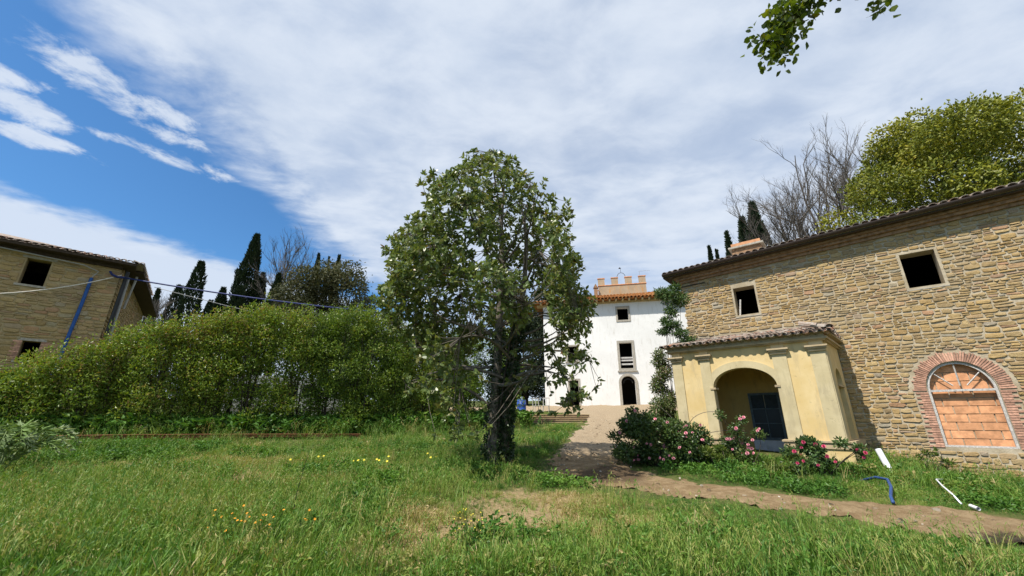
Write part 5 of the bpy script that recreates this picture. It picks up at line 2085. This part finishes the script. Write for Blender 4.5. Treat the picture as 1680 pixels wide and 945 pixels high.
def blades(name, n, h, spread, lean, width, seed, heads=False, wide=1.0):
    r = np.random.default_rng(seed)
    V, F = [], []
    for k in range(n):
        a, q_ = r.uniform(0, 6.28), spread * math.sqrt(r.random())
        b = np.array((q_ * math.cos(a), q_ * math.sin(a), -.02))
        hh = h * r.uniform(.5, 1.1)
        la = r.uniform(0, 6.28)
        d = np.array((math.cos(la), math.sin(la), 0)) * lean * hh * r.uniform(.2, 1.2)
        s_ = np.array((-math.sin(la + r.uniform(-.6, .6)), math.cos(la), 0)) * width * r.uniform(.7, 1.2)
        i = len(V)
        for t, ww in ((0, 1), (.4, .9), (.75, .6)):
            c = b + d * t * t + np.array((0, 0, hh * (t - .12 * t * t)))
            V += [c - s_ * ww * .5, c + s_ * ww * .5]
        V.append(b + d + np.array((0, 0, hh * .88)))
        F += [(i, i + 1, i + 3, i + 2), (i + 2, i + 3, i + 5, i + 4), (i + 4, i + 5, i + 6, i + 6)]
        if heads and k % 2 == 0:
            tip = np.array(V[-1])
            for j in range(7):
                p = tip + (d / (np.linalg.norm(d) + 1e-6)) * .012 * j + np.array((0, 0, .013 * j - .03))
                e = r.normal(size=3) * .016
                i = len(V)
                V += [p, p + e + np.array((.006, 0, -.014)), p + e * 1.5 + np.array((0, 0, -.032)), p + e + np.array((-.006, 0, -.014))]
                F.append((i, i + 1, i + 2, i + 3))
    Q = [f for f in F if f[2] != f[3]]
    T = [f[:3] for f in F if f[2] == f[3]]
    me = mesh_np(name, np.array(V), [np.array(Q), np.array(T)], L_GR)
    return bpy.data.objects.new(name, me)


def weedlet(name, n, size, h, seed):
    r = np.random.default_rng(seed)
    C = np.c_[r.normal(size=n) * .06, r.normal(size=n) * .06, r.uniform(.01, h, n)]
    D = unit(np.c_[r.normal(size=n), r.normal(size=n), r.uniform(-.1, .9, n)])
    V, Q, T, _ = leaf_geo(C, D, size * r.uniform(.6, 1.3, n), size * .5, .2)
    return bpy.data.objects.new(name, mesh_np(name, V, T, L_GR))


def scatter(name, lab, cat, P, scl, tint, variants, tilt=.25):
    n = len(P)
    col_ = bpy.data.collections.new(name + '_blades')
    for v in variants:
        col_.objects.link(v)
    me = bpy.data.meshes.new(name)
    me.vertices.add(n)
    me.vertices.foreach_set('co', P.astype(np.float32).ravel())
    rot = np.c_[rng.normal(size=n) * tilt, rng.normal(size=n) * tilt, rng.uniform(0, 6.283, n)].astype(np.float32)
    a = me.attributes.new('rot', 'FLOAT_VECTOR', 'POINT')
    a.data.foreach_set('vector', rot.ravel())
    for k, v in (('scl', scl), ('tint', np.clip(tint, 0, 1))):
        a = me.attributes.new(k, 'FLOAT', 'POINT')
        a.data.foreach_set('value', v.astype(np.float32))
    o = obj(name, me, None, kind='stuff')
    o['label'] = lab
    o['category'] = cat
    ng = bpy.data.node_groups.new(name, 'GeometryNodeTree')
    ng.interface.new_socket('Geometry', in_out='INPUT', socket_type='NodeSocketGeometry')
    ng.interface.new_socket('Geometry', in_out='OUTPUT', socket_type='NodeSocketGeometry')
    gi, go = ng.nodes.new('NodeGroupInput'), ng.nodes.new('NodeGroupOutput')
    iop = ng.nodes.new('GeometryNodeInstanceOnPoints')
    ci = ng.nodes.new('GeometryNodeCollectionInfo')
    ci.inputs['Collection'].default_value = col_
    ci.inputs['Separate Children'].default_value = True
    ci.inputs['Reset Children'].default_value = True
    ra = ng.nodes.new('GeometryNodeInputNamedAttribute')
    ra.data_type = 'FLOAT_VECTOR'
    ra.inputs[0].default_value = 'rot'
    sa = ng.nodes.new('GeometryNodeInputNamedAttribute')
    sa.data_type = 'FLOAT'
    sa.inputs[0].default_value = 'scl'
    er_ = ng.nodes.new('FunctionNodeEulerToRotation')
    L = ng.links
    L.new(gi.outputs[0], iop.inputs['Points'])
    L.new(ci.outputs[0], iop.inputs['Instance'])
    iop.inputs['Pick Instance'].default_value = True
    L.new(ra.outputs[0], er_.inputs[0])
    L.new(er_.outputs[0], iop.inputs['Rotation'])
    L.new(sa.outputs[0], iop.inputs['Scale'])
    L.new(iop.outputs[0], go.inputs[0])
    md = o.modifiers.new('scatter', 'NODES')
    md.node_group = ng
    return o


def blocked(x, y):
    """inside the buildings"""
    P = np.c_[x, y]
    u = P @ UR[:2]
    d = P @ NR[:2]
    hr = (u > -4.45) & (u < 9) & (d > 15.95) & (d < 22.5)
    po = (u > -4.5) & (u < -.2) & (d > 13.6) & (d < 16)
    q_ = P - CL[:2]
    hl = (q_ @ UL[:2] < .1) & (q_ @ NL[:2] > -.05) & (q_ @ NL[:2] < 12) & (q_ @ UL[:2] > -11)
    v = (P @ NV[:2] > DV - .1) & (P @ UV[:2] > -5.1)
    st = (np.abs(x - sx) < 1.6) & (y > sy - 1.2) & (y < sy + 3.0)
    return hr | po | hl | v | st


def spots(n, ymin, ymax, k=1.05, pad=3.5):
    y = np.sqrt(rng.uniform(ymin ** 2, ymax ** 2, n))
    x = rng.uniform(-1, 1, n) * (y * k + pad)
    return x, y


PEB, _t, _b = material('track_stone', .9, .2)
_t.put(_b.inputs['Base Color'], _t.ramp(attr(_t, 'tint', 'INSTANCER'), [(0, (.16, .11, .065)), (.5, (.30, .235, .16)), (1, (.52, .47, .39))]))


def build_grass():
    # --- short and medium lawn, thinning with distance
    xs, ys = [], []
    for n, a, b in ((44000, 3.2, 8.0), (32000, 8.0, 13.0), (17000, 13.0, 22.0), (9000, 22.0, 38.0)):
        x, y = spots(n, a, b)
        xs.append(x)
        ys.append(y)
    x, y = np.concatenate(xs), np.concatenate(ys)
    psd = path_sd(x, y)
    s_ = np.clip(straw(x, y), 0, 1)
    keep = (psd < rng.normal(-.17, .10, len(x))) & ~blocked(x, y) & (rng.random(len(x)) > s_ * .82)
    # nothing under the dense hedge
    keep &= ~((x < -1) & (y > 13.4 + (x + 14) * .52 + 1.2) & (y < 13.4 + (x + 14) * .52 + 5))
    stray = (psd > .15) & (psd < 1.0) & (rng.random(len(x)) < .02) & ~blocked(x, y) & (y < 12)
    keep |= stray
    x, y, s_, psd = x[keep], y[keep], s_[keep], psd[keep]
    n = len(x)
    pt = _vn(x, y, .55, 41) * .45 + _vn(x, y, 1.5, 43) * .35 + _vn(x, y, 4.0, 47) * .2
    pt = np.clip((pt - .5) * 1.7 + .5, 0, 1)
    tall = .74 + .6 * blob(x, y, -3.5, 5, 3.2, 2.2) + .35 * blob(x, y, 2.8, 4.9, 2.0, 1.0) + .95 * blob(x, y, -.2, 10.6, 1.8, 1.0) + .5 * blob(x, y, -3, 14, 3.5, 2.5) + .5 * blob(x, y, 2.2, 16, 1., 5.)
    nd = x * NR[0] + y * NR[1]
    wall = smooth(nd, 12.4, 13.6) * (x > 4) * (y < 13.5)
    tall = tall + .75 * wall
    scl = tall * (.42 + 1.15 * pt) * rng.uniform(.7, 1.25, n) * (1 - .45 * s_)
    near_path = smooth(psd, -2.2, -.1) * (y < 12)
    scl = scl * (1 - .62 * near_path)
    scl = np.where((psd > -.35) & (psd < .05), scl * .7, scl)
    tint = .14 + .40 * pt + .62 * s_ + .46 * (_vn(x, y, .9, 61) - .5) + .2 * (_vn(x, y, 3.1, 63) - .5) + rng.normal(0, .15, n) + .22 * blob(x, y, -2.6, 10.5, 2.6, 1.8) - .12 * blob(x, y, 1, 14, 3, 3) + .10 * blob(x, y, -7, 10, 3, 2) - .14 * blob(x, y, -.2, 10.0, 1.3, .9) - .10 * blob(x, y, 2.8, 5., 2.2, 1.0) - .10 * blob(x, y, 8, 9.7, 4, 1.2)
    dry = rng.random(n) < .10 + .25 * s_
    tint[dry] = rng.uniform(.7, .98, dry.sum())
    P = np.c_[x, y, hgt(x, y)]
    var = [blades('grass_tuft', 15, .22, .075, .55, .0085, k) for k in range(4)] + [weedlet('grass_weed', 14, .055, .14, 50 + k) for k in range(2)]
    scatter('grass', 'mixed green and straw coloured meadow grass covering the slope', 'grass', P, scl, tint, var)

    # --- tall seeding grasses and weeds
    xs, ys = [], []
    for n, a, b in ((9500, 4.2, 8.5), (6500, 8.5, 14.0), (9500, 14.0, 24.0)):
        x, y = spots(n, a, b)
        xs.append(x)
        ys.append(y)
    x, y = np.concatenate(xs), np.concatenate(ys)
    dens = .95 * blob(x, y, -4.2, 4.8, 2.6, 1.6) + .5 * blob(x, y, 2.9, 4.7, 2.2, .7) + .8 * blob(x, y, -.9, 10.9, 1.6, 1.1) + .9 * blob(x, y, .6, 11.2, .8, .9) + .13 + .45 * blob(x, y, -7, 7, 2.5, 2) + .5 * blob(x, y, -5.5, 18, 3, 1.6)
    hl = np.exp(-((y - (13.9 + (x + 13.5) * .53)) / .6) ** 2) * (x < 1)
    dens = dens + 1.0 * hl * (x > -13) + .42 * smooth(x * NR[0] + y * NR[1], 12.9, 14.5) * (x > 5) * (y < 12.5)
    keep = (rng.random(len(x)) < dens) & (path_sd(x, y) < -1.3) & ~blocked(x, y) & (straw(x, y) < .45)
    x, y = x[keep], y[keep]
    n = len(x)
    hl = np.exp(-((y - (13.0 + (x + 13.5) * .53)) / 1.2) ** 2) * (x < 1)
    scl = rng.uniform(.6, 1.2, n) * (1 + .4 * hl)
    tint = rng.normal(.50, .16, n) - .12 * hl
    dry = rng.random(n) < .28
    tint[dry] = rng.uniform(.6, .9, dry.sum())
    var = [blades('tall_grass_tuft', 9, .52, .09, .5, .008, 90 + k, True) for k in range(4)]
    scatter('tall_grass', 'tall seeding grass in patches on the meadow and along the hedge foot', 'grass', np.c_[x, y, hgt(x, y)], scl, tint, var, .16)

    # --- clumps of darker broad-leaved weeds in the lawn
    cx_, cy_ = spots(130, 4.6, 13.0)
    okc_ = (path_sd(cx_, cy_) < -.6) & ~blocked(cx_, cy_)
    cx_, cy_ = cx_[okc_], cy_[okc_]
    k = rng.integers(0, len(cx_), 3600)
    x = cx_[k] + rng.normal(size=3600) * .28
    y = cy_[k] + rng.normal(size=3600) * .20
    keep = (path_sd(x, y) < -.2) & ~blocked(x, y)
    x, y, k = x[keep], y[keep], k[keep]
    var = [weedlet('clump_weed', 22, .07, .16, 150 + j) for j in range(3)]
    scatter('broadleaf_weeds', 'darker broad-leaved weed clumps scattered through the lawn', 'weeds', np.c_[x, y, hgt(x, y)], rng.uniform(.7, 1.5, len(x)), rng.normal(.16, .08, len(x)) + (k % 5) * .06, var, .2)

    # --- loose stones on the track
    x, y = spots(26000, 5.0, 24.0)
    keep = (path_sd(x, y) > rng.normal(.05, .12, len(x))) & (rng.random(len(x)) < .35 + .65 * smooth(y, 9, 15))
    x, y = x[keep], y[keep]
    peb = []
    for k in range(4):
        v, q_, t_ = SV[k]
        peb.append(bpy.data.objects.new('pebble', mesh_np('pebble', v * np.array((.05, .022, .04))[None] @ np.array(((1, 0, 0), (0, 0, -1), (0, 1, 0))).T, [q_, t_], PEB)))
    n = len(x)
    scatter('gravel', 'loose pale stones and clods on the dirt track', 'gravel', np.c_[x, y, hgt(x, y) + .02], rng.gamma(2.2, .26, n) + .15, rng.random(n), peb, .3)

    # --- leafy undergrowth at the hedge foot
    t = rng.uniform(0, 1, 2600)
    x = -15.5 + t * 16.5 + rng.normal(size=2600) * .3
    y = 12.5 + t * 8.8 + rng.normal(size=2600) * .35 + .55
    keep = ~blocked(x, y)
    x, y = x[keep], y[keep]
    n = len(x)
    var = [weedlet('undergrowth_weed', 26, .15, .5, 130 + k) for k in range(3)] + [blades('undergrowth_tuft', 10, .6, .1, .6, .016, 140)]
    scatter('undergrowth', 'shaded leafy weeds and coarse grass under the hedge', 'undergrowth', np.c_[x, y, hgt(x, y)], rng.uniform(.8, 1.7, n), rng.normal(.25, .14, n), var, .2)


build_grass()
